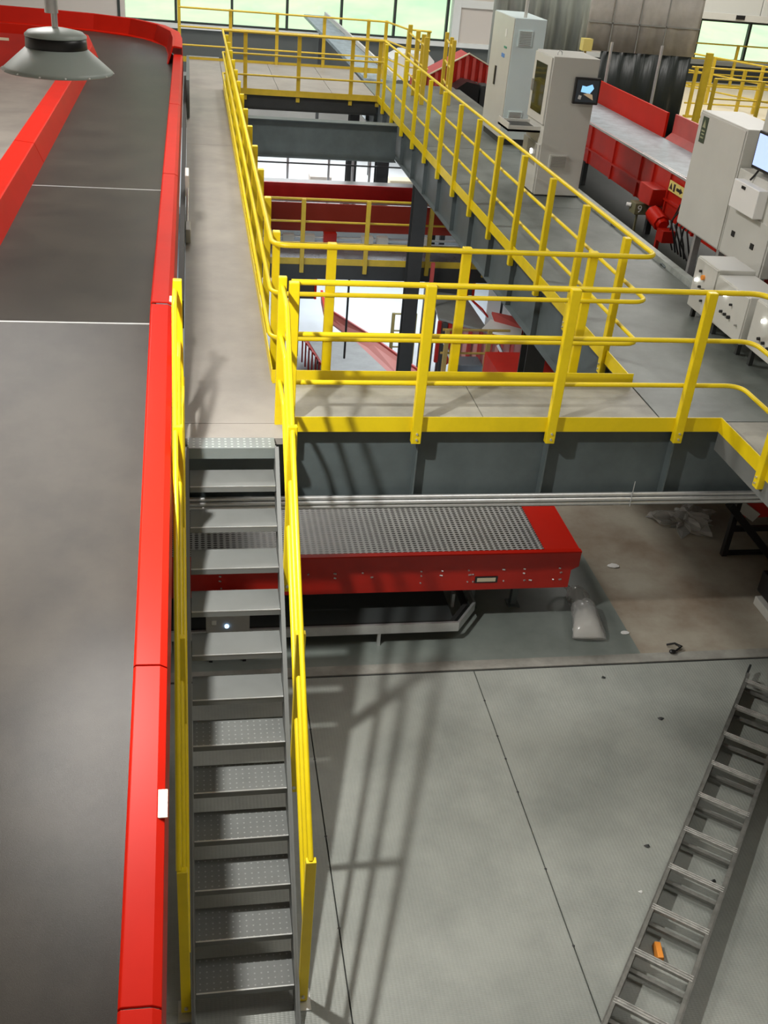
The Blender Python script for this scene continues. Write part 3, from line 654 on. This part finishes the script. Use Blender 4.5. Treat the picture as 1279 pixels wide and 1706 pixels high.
MB().tube([(5.50, 11.5, 4.58), (5.50, 11.5, 5.3)], .03, 10).build('cable_gland', CABG, c1)
c2 = thing('operator_cabinet', 'grey operator cabinet with glass door, keyboard drawer and small screen', 'cabinet', (5.2, 8.2, DZ))
MB().box(4.87, 5.53, 7.82, 8.60, DZ+.02, 4.43).build('body', CABG, c2, bevel=.008)
MB().box(4.845, 4.87, 7.83, 8.59, 3.55, 4.41).box(4.845, 4.87, 7.83, 8.59, 2.62, 3.28).build('door', CABG, c2, bevel=.003)
MB().box(4.838, 4.846, 7.97, 8.47, 3.66, 4.30).build('glass_window', DGLASS, c2); MB().box(4.841, 4.8465, 7.97, 8.47, 3.66, 4.30).build('window_recess', mat('olive_dark', (.10, .095, .06), .4), c2)
MB().box(4.825, 4.85, 8.5, 8.54, 3.9, 4.05).build('handle', CABD, c2)
MB().box(4.40, 4.87, 7.95, 8.50, 3.42, 3.45).box(4.40, 4.415, 7.95, 8.5, 3.42, 3.53).box(4.415, 4.87, 8.485, 8.5, 3.42, 3.50).box(4.415, 4.87, 7.95, 7.965, 3.42, 3.50).build('keyboard_drawer', CABG, c2)
MB().box(4.45, 4.82, 8.0, 8.45, 3.45, 3.475).build('keyboard', BLACK, c2)
MB().box(4.84, 4.872, 7.92, 8.35, 2.98, 3.27).build('fan_grille', CABD, c2); MB().tube([(4.84, 8.12, 3.14), (4.825, 8.12, 3.14)], .035, 14).build('lit_lamp', LEDW, c2)
MB().box(5.20, 5.56, 7.74, 7.79, 3.86, 4.20).box(5.33, 5.43, 7.79, 7.82, 3.95, 4.1).build('touch_screen', BLACK, c2, bevel=.006)
MB().box(5.225, 5.535, 7.735, 7.742, 3.89, 4.17).build('screen_face', SCRD, c2)
MB().prism([(5.29, 4.02), (5.42, 4.0), (5.47, 4.07), (5.44, 4.12), (5.36, 4.09), (5.30, 4.10)], 'y', 7.730, 7.736).build('screen_picture', SCRC, c2); MB().prism([(5.33, 3.99), (5.48, 3.92), (5.46, 3.99), (5.40, 4.01)], 'y', 7.730, 7.736).build('screen_picture', SCRT, c2)
MB().prism([(5.26, 3.93), (5.30, 3.92), (5.31, 3.97), (5.27, 3.98)], 'y', 7.730, 7.736).build('screen_picture', WHITE, c2)
louvre(c2, 5.02, 5.28, 7.82, 2.98, 3.16, CABG)
MB().tube([(4.97, 8.0, 4.43), (4.97, 8.0, 4.47), (5.0, 8.0, 4.49), (5.03, 8.0, 4.47), (5.03, 8.0, 4.43)], .008, 8).build('lifting_eye', GALV, c2)
MB().box(4.89, 5.51, 7.84, 8.58, DZ, DZ+.02).build('plinth', DSTEEL, c2)
c3 = thing('relay_cabinet', 'wide grey cabinet on legs with dark warning label at its far edge', 'cabinet', (6.5, 5.05, DZ))
MB().box(6.07, 6.60, 4.42, 5.62, 2.85, 4.20).build('body', CABG, c3, bevel=.008)
MB().box(6.055, 6.07, 4.44, 5.60, 2.87, 4.18).build('door', CABG, c3, bevel=.003)
wl = MB().box(6.048, 6.056, 5.36, 5.50, 3.86, 4.15).build('warning_label', LBLD, c3)
MB().prism([(5.39, 4.03), (5.47, 4.03), (5.43, 4.12)], 'x', 6.044, 6.049).box(6.044, 6.049, 5.39, 5.47, 3.985, 4.0).box(6.044, 6.049, 5.39, 5.46, 3.95, 3.965).box(6.044, 6.049, 5.39, 5.47, 3.91, 3.925).build('label_print', mat('label_print', (.35, .36, .22), .5), wl)
for x, y in ((6.15, 5.15), (6.5, 5.15), (6.15, 4.5), (6.5, 4.5)):
    MB().box(x-.04, x+.04, y-.03, y+.03, 2.05, 2.85).build('leg', GALV, c3)
c4 = thing('computer_cabinet', 'grey cabinet with lit blue monitor at the right picture edge', 'cabinet', (6.5, 3.9, DZ))
MB().box(6.07, 6.60, 3.40, 4.40, 2.85, 3.80).box(6.22, 6.60, 3.40, 4.40, 3.80, 4.75).build('body', CABG, c4, bevel=.008)
MB().box(6.055, 6.07, 3.42, 4.38, 2.87, 3.40).build('door', CABG, c4, bevel=.003)
MB().box(5.95, 6.07, 3.66, 4.24, 3.42, 3.72).build('keyboard_tray', WHITE, c4, bevel=.01); MB().box(5.94, 5.951, 3.95, 4.03, 3.66, 3.69).build('tray_latch', BLACK, c4)
MB().box(6.045, 6.056, 4.12, 4.19, 3.10, 3.16).build('latch', BLACK, c4); MB().box(6.045, 6.056, 3.66, 3.73, 3.09, 3.15).build('latch', BLACK, c4)
mn = thing('monitor', 'lit blue-white monitor on the cabinet at the right picture edge', 'monitor', (6.1, 3.95, 3.85))
MB().box(6.06, 6.10, 3.50, 4.16, 3.86, 4.25).build('casing', BLACK, mn, bevel=.01); MB().box(6.055, 6.061, 3.53, 4.13, 3.895, 4.22).build('screen_face', SCRB, mn)
MB().tube([(6.10, 3.95, 4.0), (6.22, 3.95, 4.0)], .03, 8).build('bracket', DSTEEL, mn)
MB().tube([(6.08, 4.0, 3.87), (6.06, 4.03, 3.80), (6.04, 4.06, 3.745)], .012, 8).build('cable', BLACK, mn)
for x in (6.15, 6.5): MB().box(x-.04, x+.04, 3.5, 3.56, 2.58 if x < 6 else 2.05, 2.85).build('leg', GALV, c4)
# curb and channel beyond the walkway
kb = thing('walkway_curb', 'pale curb strip edging the cabinet walkway before the dark trench', 'curb', (5.6, 6, DZ))
MB().box(5.55, 5.65, .5, 10.9, DZ-.12, DZ+.06).build('curb_strip', mat('curb_paint', (.34, .37, .35), .5, var=.3, vscale=8), kb)
for y in (4.6, 6.3, 8.6, 10.2): MB().tube([(5.547, y, DZ+.0), (5.52, y+.06, DZ+.03), (5.547, y+.14, DZ+.0)], .01, 6).build('hook', STEEL, kb)
struct(MB().box(5.66, 22, .5, 10.9, 1.95, 2.05).box(5.96, 22, 10.9, 19.5, 1.95, 2.05).build('floor', mat('shaded_trench_floor', (.016, .022, .020), .6, var=.3, vscale=3)))  # near-black colour stands in for shade on the floor below the conveyor
tp = thing('trench_pipe', 'dark green pipe running through the trench beside the curb', 'pipe', (6.25, 8, 2.1))
MB().tube([(5.86, .6, 2.12), (5.86, 10.8, 2.12)], .05, 10).build('pipe', mat('dark_green_pipe', (.05, .08, .07), .35), tp)

# ------------------------------------------------------------------ right red conveyor
rr = thing('sorting_conveyor', 'red sorting conveyor with blue-grey belt behind the cabinets', 'conveyor', (7.2, 10, 2.05))
MB().box(6.72, 7.62, 3.5, 15.5, 3.06, 3.10).build('belt', BBELT, rr)
MB().box(6.67, 6.72, 3.5, 15.5, 2.5, 3.11).build('near_side_plate', RED2, rr)  # shade on this near side is put into the darker red
MB().box(6.655, 6.675, 3.5, 15.5, 3.095, 3.125).build('edge_strip', GALV, rr)
rb = MB()
for y in (6.3, 7.3, 7.9, 8.4, 9.5, 10.6, 11.8, 13): rb.box(6.64, 6.67, y-.02, y+.02, 2.5, 3.09)
rb.box(6.63, 6.67, 3.5, 15.5, 2.72, 2.75).build('ribs', RED2, rr)
MB().box(7.62, 7.66, 9.95, 15.5, 3.1, 3.48).build('far_guard', RED, rr); MB().box(7.72, 7.76, 3.5, 9.85, 3.1, 3.48).add([(7.62, 3.5, 3.10), (7.72, 3.5, 3.2), (7.72, 9.85, 3.2), (7.62, 9.85, 3.10)], [(0, 1, 2, 3)]).build('far_guard', PINK, rr)
fc = MB()
for y in [7.0+.06*i for i in range(26)]: fc.box(6.70, 6.74, y-.018, y+.018, 3.10, 3.118)
fc.build('roller_ends', WHITE, rr)
for y in (5, 8, 11, 14): MB().box(6.75, 6.83, y-.04, y+.04, 2.05, 2.55).build('leg', DSTEEL, rr)
gb = thing('gearbox', 'red gearbox with faceted motor hanging below the sorting conveyor', 'gearbox', (6.5, 7.2, 2.3))
MB().prism([(7.32, 2.86), (7.80, 2.86), (7.80, 2.66), (7.70, 2.60), (7.36, 2.62)], 'x', 6.44, 6.66).build('housing', RED2, gb, bevel=.01)
MB().tube([(6.46, 7.20, 2.56), (6.46, 6.86, 2.50)], .115, 8).build('motor', RED, gb); MB().tube([(6.46, 6.85, 2.50), (6.46, 6.80, 2.49)], [.09, .07], 8).build('motor_cap', RED, gb)
MB().box(6.40, 6.58, 6.62, 6.84, 2.30, 2.46).box(6.5, 6.55, 7.0, 7.05, 2.05, 2.5).build('bracket', RED2, gb)
tb = thing('terminal_box', 'small olive terminal box marked 9 below the gearbox', 'terminal box', (6.5, 7.75, 2.2))
MB().box(6.40, 6.60, 7.70, 7.92, 2.40, 2.56).box(6.48, 6.51, 7.8, 7.83, 2.05, 2.4).build('housing', mat('olive_box', (.16, .15, .08), .5), tb, bevel=.006)
MB().tube([(6.40, 7.86, 2.5), (6.34, 7.9, 2.5)], .03, 10).build('white_plug', WHITE, tb)
def text(s_, name, m_, parent, loc, rot, size, ext=.001):
    c = bpy.data.curves.new(name, 'FONT'); c.body = s_; c.size = size; c.extrude = ext; c.align_x = 'CENTER'; c.align_y = 'CENTER'
    tmp = bpy.data.objects.new(name, c); me = bpy.data.meshes.new_from_object(tmp); bpy.data.objects.remove(tmp)
    o = bpy.data.objects.new(name, me); COL.objects.link(o); me.materials.clear(); me.materials.append(m_)
    o.parent = parent; o.location = V(loc)-ROOT[parent.name]; o.rotation_euler = rot; return o
text('9', 'numeral', WHITE, tb, (6.47, 7.696, 2.48), (R(90), 0, 0), .15, .002)
ws = MB().box(6.628, 6.636, 6.72, 7.24, 2.88, 3.02).build('warning_label', LBLY, rr)
MB().prism([(7.12, 2.91), (7.21, 2.91), (7.165, 2.99)], 'x', 6.622, 6.629).box(6.622, 6.629, 7.03, 7.08, 2.90, 3.0).prism([(6.98, 2.93), (6.98, 2.97), (6.86, 2.97), (6.86, 2.99), (6.78, 2.95), (6.86, 2.91), (6.86, 2.93)], 'x', 6.622, 6.629).build('label_print', BLACK, ws)
cbm = MB()
for k in range(7):
    y = 6.1+k*.10; cbm.tube([(6.6, y, 2.82), (6.5+random.uniform(-.05, .05), y+.03, 2.6), (6.52, y+random.uniform(-.1, .1), 2.4), (6.6, y-.05, 2.2)], .012, 6)
tag(cbm.build('cable_bundle', BLACK), 'tangle of black cables beside the red motor under the sorting conveyor', 'cables', kind='stuff')

# ------------------------------------------------------------------ sheets and posts at the back right
def sheet(name, label, cat, m_, x0, x1, z0, z1, y, amp=.04, freq=9, n=40, slant=0, seam=None):
    t = thing(name, label, cat, ((x0+x1)/2, y, z0)); vs = []; rnd = random.Random(int(x0*10)); ph = rnd.uniform(0, 6)
    for k, z in enumerate((z0, (z0+z1)/2, z1)):
        for i in range(n+1):
            u = i/n; vs.append((x0+(x1-x0)*u+slant*(z-z0), y+amp*sin(freq*u*6.28+ph+.3*k)+amp*.5*sin(freq*2.3*u*6.28+k), z))
    fs = [(k*(n+1)+i, k*(n+1)+i+1, (k+1)*(n+1)+i+1, (k+1)*(n+1)+i) for k in range(2) for i in range(n)]
    o = MB().add(vs, fs, True).build('sheet', m_, t); so_ = o.modifiers.new('t', 'SOLIDIFY'); so_.thickness = .008
    if seam:
        g = MB()
        for x in seam[0]: g.box(x-.012, x+.012, y-.03, y-.015, z0, z1)
        for z in seam[1]: g.box(x0, x1, y-.03, y-.015, z-.012, z+.012)
        g.build('seams', mat('foil_tape', (.42, .42, .39), .4, .5), t)
    return t
sheet('insulation_sheet', 'grey foil insulation sheet with taped squares hanging high at the back right', 'insulation sheet', QUILT, 8.22, 10.72, 3.70, 6.5, 16, .012, 5, seam=((8.75, 9.35, 9.95), (4.25, 4.85, 5.4)))
sheet('plastic_curtain', 'black plastic curtain below the foil insulation sheet', 'curtain', CURT, 8.62, 10.68, 2.05, 3.74, 16.05, .02, 5)
sheet('plastic_sheet', 'grey-green hanging sheet behind the two tall cabinets', 'hanging sheet', TEALC, 7.3, 9.75, 2.3, 7, 20.2, .05, 6)
for x, lab in ((8.55, 'left galvanised post in front of the black curtain'), (9.65, 'right galvanised post in front of the black curtain')):
    tag(MB().tube([(x, 15.3, 2.05), (x, 15.3, 3.95)], .032, 12).build('round_post', GALV), lab, 'post')
ps = thing('air_handling_unit', 'pale grey panelled unit above the right-hand window', 'air handling unit', (13.5, 22, 4))
MB().box(12.3, 15.2, 22, 23.4, 4.08, 7).box(15.22, 18, 22, 23.4, 4.08, 7).build('panels', mat('unit_panel', (.56, .57, .54), .45), ps, bevel=.02); MB().box(12.3, 18, 21.96, 22.0, 4.06, 4.22).build('bottom_rail', CABG, ps); MB().box(14.5, 14.75, 21.93, 21.97, 4.10, 4.20).build('black_socket', BLACK, ps)
hb = thing('heater_unit', 'small grey box unit above the tallest switch cabinet', 'unit', (7.3, 20, 4.3))
MB().box(6.95, 7.9, 18.9, 19.5, 4.42, 5.0).build('housing', CABD, hb, bevel=.01)
MB().box(7.02, 7.25, 18.88, 18.9, 4.46, 4.9).build('grille', WHITE, hb)
yb2 = tag(MB().box(8.05, 8.25, 15.6, 15.8, 3.72, 3.95).box(8.13, 8.17, 15.68, 15.72, 2.05, 3.72).build('yellow_beacon', LBLY), 'small yellow box on a thin post glimpsed above the operator cabinet', 'box')
# ribbed red chute at the far end
rch = thing('ribbed_chute', 'ribbed dark red chute housing with peaked top behind the far walkway end', 'chute', (6.0, 18.3, 2.05))
prof = [(5.1, 2.60), (6.25, 3.24), (6.9, 2.95), (6.9, 2.4), (6.7, 2.62), (6.25, 2.72), (5.6, 2.3), (5.1, 2.15)]
MB().prism(prof, 'y', 18.0, 18.8).build('housing', RED2, rch)
rib = MB()
for k in range(10):
    x = 5.2+.17*k; zt = 2.60+(x-5.1)*.556 if x < 6.25 else 3.24-(x-6.25)*.446
    zb_ = 2.15+(x-5.1)*.3 if x < 5.6 else (2.3+(x-5.6)*.64 if x < 6.25 else 2.72-(x-6.25)*.3)
    rib.box(x-.035, x+.035, 17.94, 18.0, zb_, zt-.02)
rib.build('ribs', PINK, rch)
MB().sweep([(5.1, 17.95, 2.62), (6.25, 17.95, 3.26), (6.9, 17.95, 2.97)], [(-.03, -.01), (.03, -.01), (.03, .015), (-.03, .015)]).build('edge_trim', CREAM, rch)
MB().box(6.45, 6.55, 18.3, 18.4, 2.05, 2.68).box(6.1, 6.2, 18.3, 18.4, 2.05, 2.6).build('leg', DSTEEL, rch)
dh = thing('dark_hole_block', 'black block standing in for the dark hole below the ribbed red chute', 'machine', (6.2, 17.6, 2.05))  # black block added where a dark hole opens under the chute
MB().prism([(5.75, 2.05), (5.75, 2.5), (6.1, 2.75), (6.4, 2.7), (6.4, 2.05)], 'y', 17.3, 17.9).build('cover', BLACK, dh); MB().box(6.45, 6.65, 17.4, 17.7, 2.05, 2.7).build('motor_stack', DSTEEL, dh, bevel=.03)
tag(MB().prism([(4.9, 2.3), (4.9, 2.75), (5.2, 2.92), (5.8, 2.92), (5.95, 2.78), (5.95, 2.3)], 'y', 20.2, 21.2).build('white_cover', WHITE), 'white hooded cover behind the far end of the cabinet walkway', 'cover')
bs2 = thing('transfer_belt', 'pale narrow belt rising across the windows behind the far walkway', 'belt', (3.9, 21.5, 2.5))
MB().add([(3.1, 24.3, 3.25), (3.65, 24.3, 3.25), (4.9, 19.7, 2.35), (4.2, 19.7, 2.35), (3.1, 24.3, 3.17), (3.65, 24.3, 3.17), (4.9, 19.7, 2.27), (4.2, 19.7, 2.27)],
         [(0, 3, 2, 1), (4, 5, 6, 7), (0, 1, 5, 4), (1, 2, 6, 5), (2, 3, 7, 6), (3, 0, 4, 7)]).build('belt', BBELT, bs2)
MB().bar((3.68, 24.3, 3.3), (4.95, 19.7, 2.4), .05, .1).build('side_rail', WHITE, bs2)
for x, y, z in ((3.5, 23.6, 3.0), (4.5, 20.1, 2.3)): MB().box(x-.04, x+.04, y-.04, y+.04, 0, z+.02).build('leg', DSTEEL, bs2)
# far right yellow platform
fr_ = deck('pale platform deck far right below the right-hand window', CREAM, 10.9, 19.0, 15.2, 23.5, (17, 19, 21), z=2.30)
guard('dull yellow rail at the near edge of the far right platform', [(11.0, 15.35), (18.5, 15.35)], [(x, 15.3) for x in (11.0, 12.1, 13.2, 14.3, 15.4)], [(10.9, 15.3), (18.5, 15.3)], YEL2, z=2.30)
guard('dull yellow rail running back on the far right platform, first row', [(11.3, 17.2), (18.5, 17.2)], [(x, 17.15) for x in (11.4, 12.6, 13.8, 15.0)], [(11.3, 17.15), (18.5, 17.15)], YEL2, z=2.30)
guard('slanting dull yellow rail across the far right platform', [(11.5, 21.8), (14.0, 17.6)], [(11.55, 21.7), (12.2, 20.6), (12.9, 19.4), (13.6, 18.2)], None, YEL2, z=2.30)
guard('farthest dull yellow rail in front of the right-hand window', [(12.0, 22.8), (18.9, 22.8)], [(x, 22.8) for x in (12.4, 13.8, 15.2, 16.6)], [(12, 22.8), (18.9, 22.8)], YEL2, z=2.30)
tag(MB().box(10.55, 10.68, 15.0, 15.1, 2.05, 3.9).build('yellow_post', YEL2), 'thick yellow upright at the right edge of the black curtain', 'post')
st2 = thing('step_stair', 'short yellow steps between the black curtain and the wide cabinet', 'steps', (10.4, 13.6, 2.1))
for k in range(4): MB().box(10.0, 10.9, 13.5+.2*k, 13.7+.2*k, 2.1+.12*k, 2.14+.12*k).build('tread', LBLY, st2)
MB().box(9.98, 10.0, 13.4, 14.4, 2.05, 2.6).box(10.9, 10.92, 13.4, 14.4, 2.05, 2.6).build('stringer', YEL2, st2)

# ------------------------------------------------------------------ things seen through the well
w1 = thing('cross_conveyor', 'bright dark-red side of a conveyor crossing below the cross beam', 'conveyor', (2.8, 14.3, .5))
MB().box(.2, 5.4, 14.0, 14.04, .82, 1.16).build('side_plate', mat('crimson_paint', (.80, .03, .03), .38, var=.1), w1); MB().box(.2, 5.4, 13.985, 14.0, .80, .825).build('edge_trim', WHITE, w1); MB().box(.2, 5.4, 14.04, 14.9, 1.0, 1.03).build('belt', BELT2, w1)
for x in (.5, 5.2): MB().box(x-.05, x+.05, 14.3, 14.4, -3, 1.0).build('leg', DSTEEL, w1)
w2 = thing('cross_conveyor', 'lower brown-red conveyor side with rollers below the crossing conveyor', 'conveyor', (2.8, 13.3, 0))
MB().box(.3, 5.6, 13.3, 13.34, .42, .955).build('side_plate', mat('brown_red', (.26, .022, .010), .45), w2)
MB().box(.3, 5.6, 13.34, 13.9, .5, .54).build('belt', DSTEEL, w2)
rl = MB()
for k in range(5): rl.tube([(.3, 13.3, .30-.09*k), (5.6, 13.3, .30-.09*k)], .025, 8)
rl.build('pipes', GALV, w2); MB().box(2.55, 2.8, 13.15, 13.3, .0, .42).build('motor_box', RED2, w2)
for x in (1.4, 1.75, 2.15, 3.3, 3.6, 4.4): MB().box(x, x+.22, 13.1, 13.29, .24, .38).build('junction_box', CABG, w2)
for x in (.6, 4.8): MB().box(x-.05, x+.05, 13.5, 13.6, -3, .5).build('leg', DSTEEL, w2)
lw = thing('lower_walkway', 'lower cross walkway of shiny grey plate deep inside the well', 'walkway', (3, 11, .6))
MB().box(.2, 6.0, 11.35, 12.3, .37, .44).build('deck_plate', mat('shiny_plate', (.25, .28, .31), .22, .5, var=.3, vscale=2), lw)
MB().box(.2, 6.0, 11.30, 11.35, .12, .38).build('edge_beam', DSTEEL, lw); MB().box(.2, 6.0, 12.3, 12.35, .12, .38).build('edge_beam', DSTEEL, lw)
for x in (.4, 5.8): MB().box(x-.06, x+.06, 11.8, 11.92, -3, .37).build('leg', DSTEEL, lw)
guard('dull yellow guard rail of the lower cross walkway inside the well', [(.2, 11.36), (6.0, 11.36)], [(x, 11.29) for x in (.8, 1.94, 3.08, 4.22, 5.3)], [(.2, 11.31), (6.0, 11.31)], YEL2, z=.44, group='yellow guard rails', zb=-.2)
# galvanised rail beyond
gr = thing('galvanised_rail', 'thin galvanised rail posts below the cross beam, behind the dark-red conveyor', 'rail', (3, 16, 0))
for x in (1.35, 2.09, 2.99, 3.52, 3.9): MB().box(x-.025, x+.025, 16.4, 16.44, 0, 1.2).build('post', GALV, gr)
MB().box(.8, 6, 16.4, 16.43, 1.0, 1.03).build('middle_rail', DSTEEL, gr)

pl = []
for k, (x, y, w_, d_, h_, m_, lab) in enumerate(((2.2, 17.5, .9, .6, .5, CREAM, 'cream parcel stack left of the two far columns'), (3.0, 17.9, .7, .6, .65, BEIGE, 'beige parcel stack just left of the far columns'), (1.3, 18.2, .8, .6, .45, WHITE, 'white parcel stack at the left of the far gap'), (5.0, 18.3, .8, .6, .5, CREAM, 'cream parcel stack right of the two far columns'))):
    t = thing('parcel_stack', lab, 'parcels', (x, y, 0), 'parcel stacks on the lower floor'); MB().box(x-w_/2, x+w_/2, y-d_/2, y+d_/2, 0, h_*.4).build('lower_box', m_, t, bevel=.02); MB().box(x-w_/2.6, x+w_/2.9, y-d_/3, y+d_/3, h_*.4, h_*.7).build('upper_box', m_, t, bevel=.02)
# long lower belt with brown-red guard
lb2 = thing('lower_belt_conveyor', 'grey belt with long faded red guard on the lower level', 'conveyor', (3, 13.5, -2))
def quad(a, b, c, d, t=.04): 
    return MB().add([(*a,), (*b,), (*c,), (*d,)]+[(p[0], p[1], p[2]-t) for p in (a, b, c, d)], [(0, 1, 2, 3), (7, 6, 5, 4), (0, 4, 5, 1), (1, 5, 6, 2), (2, 6, 7, 3), (3, 7, 4, 0)])
quad((3.05, 11.6, -2.6), (4.62, 11.6, -2.6), (3.62, 15.3, -2.6), (2.56, 15.3, -2.6)).build('belt', BELT2, lb2)
GB = mat('brown_red_guard', (.42, .11, .085), .4)
quad((5.20, 11.9, -2.44), (4.62, 11.6, -2.6), (3.62, 15.3, -2.6), (3.90, 15.2, -2.44)).build('guard_face', GB, lb2)
quad((3.90, 15.2, -2.44), (3.62, 15.3, -2.6), (3.10, 16.7, -2.6), (3.22, 16.7, -2.44)).build('guard_face', GB, lb2)
MB().bar((5.20, 11.9, -2.43), (3.92, 15.2, -2.42), .04, .06).bar((3.92, 15.2, -2.42), (3.23, 16.7, -2.42), .04, .06).build('guard_rim', PINK, lb2)
MB().prism([(16.4, -2.6), (17.3, -2.45), (17.5, -2.2), (16.6, -2.38)], 'x', 3.08, 3.14).build('curled_end', RED, lb2)
quad((3.05, 11.7, -2.6), (2.95, 11.7, -2.4), (2.38, 15.0, -2.4), (2.56, 15.2, -2.6)).build('left_guard', RED2, lb2)
lr = MB()
for k in range(12): lr.box(2.88-.045*k, 2.91-.045*k, 11.9+.26*k, 11.96+.26*k, -2.95, -2.38)
lr.build('left_ribs', RED2, lb2)
for y, xa, xb in ((12.0, 3.1, 4.2), (14.8, 2.75, 3.5)): MB().box(xa, xa+.1, y, y+.1, -3, -2.62).box(xb, xb+.1, y, y+.1, -3, -2.62).build('legs', DSTEEL, lb2)
guard('short brown rail beside the steps on the lower level, left side of the well', [(1.55, 12.9), (2.05, 12.9)], [(1.6, 12.9), (2.03, 12.9)], None, mat('brown_rail', (.20, .11, .05), .5), z=-1.8, zb=-1.2, pw=.05, group='lower level rails', top=1.1)
guard('short olive rail beside the tall column on the lower level', [(4.32, 14.5), (4.85, 14.5)], [(4.34, 14.5), (4.83, 14.5)], None, mat('olive_rail', (.20, .17, .06), .5), z=-2.75, zb=-.25, pw=.07, group='lower level rails', top=1.1)
# red sorter right of the column
rs = thing('lower_sorter', 'faded pink-red ribbed sorting chute on the lower level right of the tall column', 'sorter', (5.0, 10.5, -1))
quad((4.2, 9.9, -.05), (4.95, 9.3, -.05), (4.95, 11.1, -.05), (4.35, 11.3, -.05)).build('belt', BELT2, rs)
quad((4.88, 10.9, .08), (5.0, 10.9, -.02), (5.1, 9.95, -.02), (4.98, 9.95, .12)).build('upper_guard', RED, rs)
quad((5.12, 9.85, .10), (5.2, 9.7, -.1), (5.9, 9.1, -.1), (5.85, 9.4, .10)).build('lower_guard', PINK, rs)
quad((4.85, 9.40, -.04), (5.40, 8.95, -.04), (5.6, 9.5, -.04), (5.12, 9.85, -.04)).build('slide', WHITE, rs)
MB().box(5.2, 6.6, 10.4, 10.45, -.6, .45).build('white_back_panel', WHITE, rs)
rp = MB()
for k in range(10):
    x = 4.22+.165*k; y = 9.86-.088*k; rp.box(x-.028, x+.028, y-.03, y+.03, -.85, -.1)
rp.build('ribs', RED2, rs)
MB().prism([(4.2, 9.9), (5.75, 9.1), (5.76, 9.14), (4.21, 9.94)], 'z', -.85, -.09).build('skirt', mat('pale_pink_panel', (.62, .30, .28), .5), rs)
MB().box(4.10, 4.16, 10.4, 10.46, -1.0, .75).build('red_upright', PINK, rs); MB().box(4.92, 4.97, 11.0, 11.05, -.3, .7).build('red_upright', RED, rs)
for x, y in ((4.3, 9.8), (5.6, 9.3)): MB().box(x-.04, x+.04, y-.04, y+.04, -3, -.1).build('leg', DSTEEL, rs)
guard('dull yellow-brown rail in front of the lower sorting chute', [(3.9, 8.34), (5.0, 8.34)], [(3.97, 8.3), (4.13, 8.3), (4.66, 8.3)], None, mat('ochre_rail', (.36, .25, .06), .5), z=-.75, zb=-2.25, pw=.07, group='lower level rails')
ps3 = thing('red_duct', 'ribbed dark red duct partly hidden under the right-hand walkway', 'duct', (4.6, 7, 0))
MB().box(4.35, 5.3, 6.6, 7.4, -1.2, .35).build('body', RED2, ps3)
rp = MB()
for k in range(6): rp.box(4.4+.15*k, 4.46+.15*k, 6.55, 6.6, -1.2, .35)
rp.build('ribs', PINK, ps3); MB().box(4.4, 5.2, 6.7, 7.3, -3, -1.2).build('leg_frame', DSTEEL, ps3)
cbl = thing('cable_coil', 'coil of black cable hanging by the lower sorting chute', 'cable', (4.7, 8.4, -.6))
MB().tube([(4.78+.09*cos(a*.7)+.01*a*.3, 8.0, -.35+.09*sin(a*.7)) for a in range(24)], .012, 6).build('coil', BLACK, cbl)
for k, (x, y, z0, z1, lab) in enumerate(((3.0, 12.5, -1.9, .3, 'thin black hanging rod left of the tall column'), (5.3, 9.9, -2.9, .5, 'thin black hanging rod right of the tall column'), (1.5, 10.0, -2.9, .3, 'thin black hanging rod at the left of the well'))):
    tag(MB().tube([(x, y, z0), (x, y, z1)], .022, 8).build('support_rod', BLACK), lab, 'rod')
bm2 = thing('blue_grey_machine', 'blue-grey machine cover behind the ochre lower rail', 'machine', (4.5, 8.9, -1))
MB().box(4.28, 4.75, 8.7, 9.1, -1.3, -.42).build('cover', mat('blue_grey_cover', (.16, .19, .22), .35, .3), bm2, bevel=.02); MB().box(4.3, 4.73, 8.72, 9.08, -3, -1.3).build('base', DSTEEL, bm2)
for k, (a, b) in enumerate((((4.0, 8.6, .05), (4.35, 8.45, -.7)), ((4.95, 8.7, -.05), (5.25, 8.5, -.55)))):
    t = tag(MB().bar(a, b, .045, .045).box(b[0]-.02, b[0]+.02, b[1]-.02, b[1]+.02, -3, b[2]).build('pale_strut', GALV), ('left', 'right')[k]+' pale slanting strut behind the ochre lower rail', 'strut')
for k, (xa, xb, y, za, zb_, lab) in enumerate(((1.95, 2.68, 15.0, -1.55, -.85, 'dark machine box with red edge hanging deep at the left of the well'), (4.66, 5.50, 12.42, -.50, .06, 'dark machine box with red edges right of the tall column'))):
    t = thing('dark_hopper', lab, 'machine', ((xa+xb)/2, y, za))
    MB().box(xa, xb, y, y+.45, za, zb_).build('body', mat('olive_black', (.045, .04, .03), .5), t)
    MB().box(xb-.05, xb, y-.02, y, za, zb_).build('red_edge', RED, t)
    if k: MB().box(xa, xa+.05, y-.02, y, za, zb_).build('red_edge', RED, t)
    MB().box(xa+.3, xa+.4, y+.25, y+.35, -3, za).build('support', DSTEEL, t)
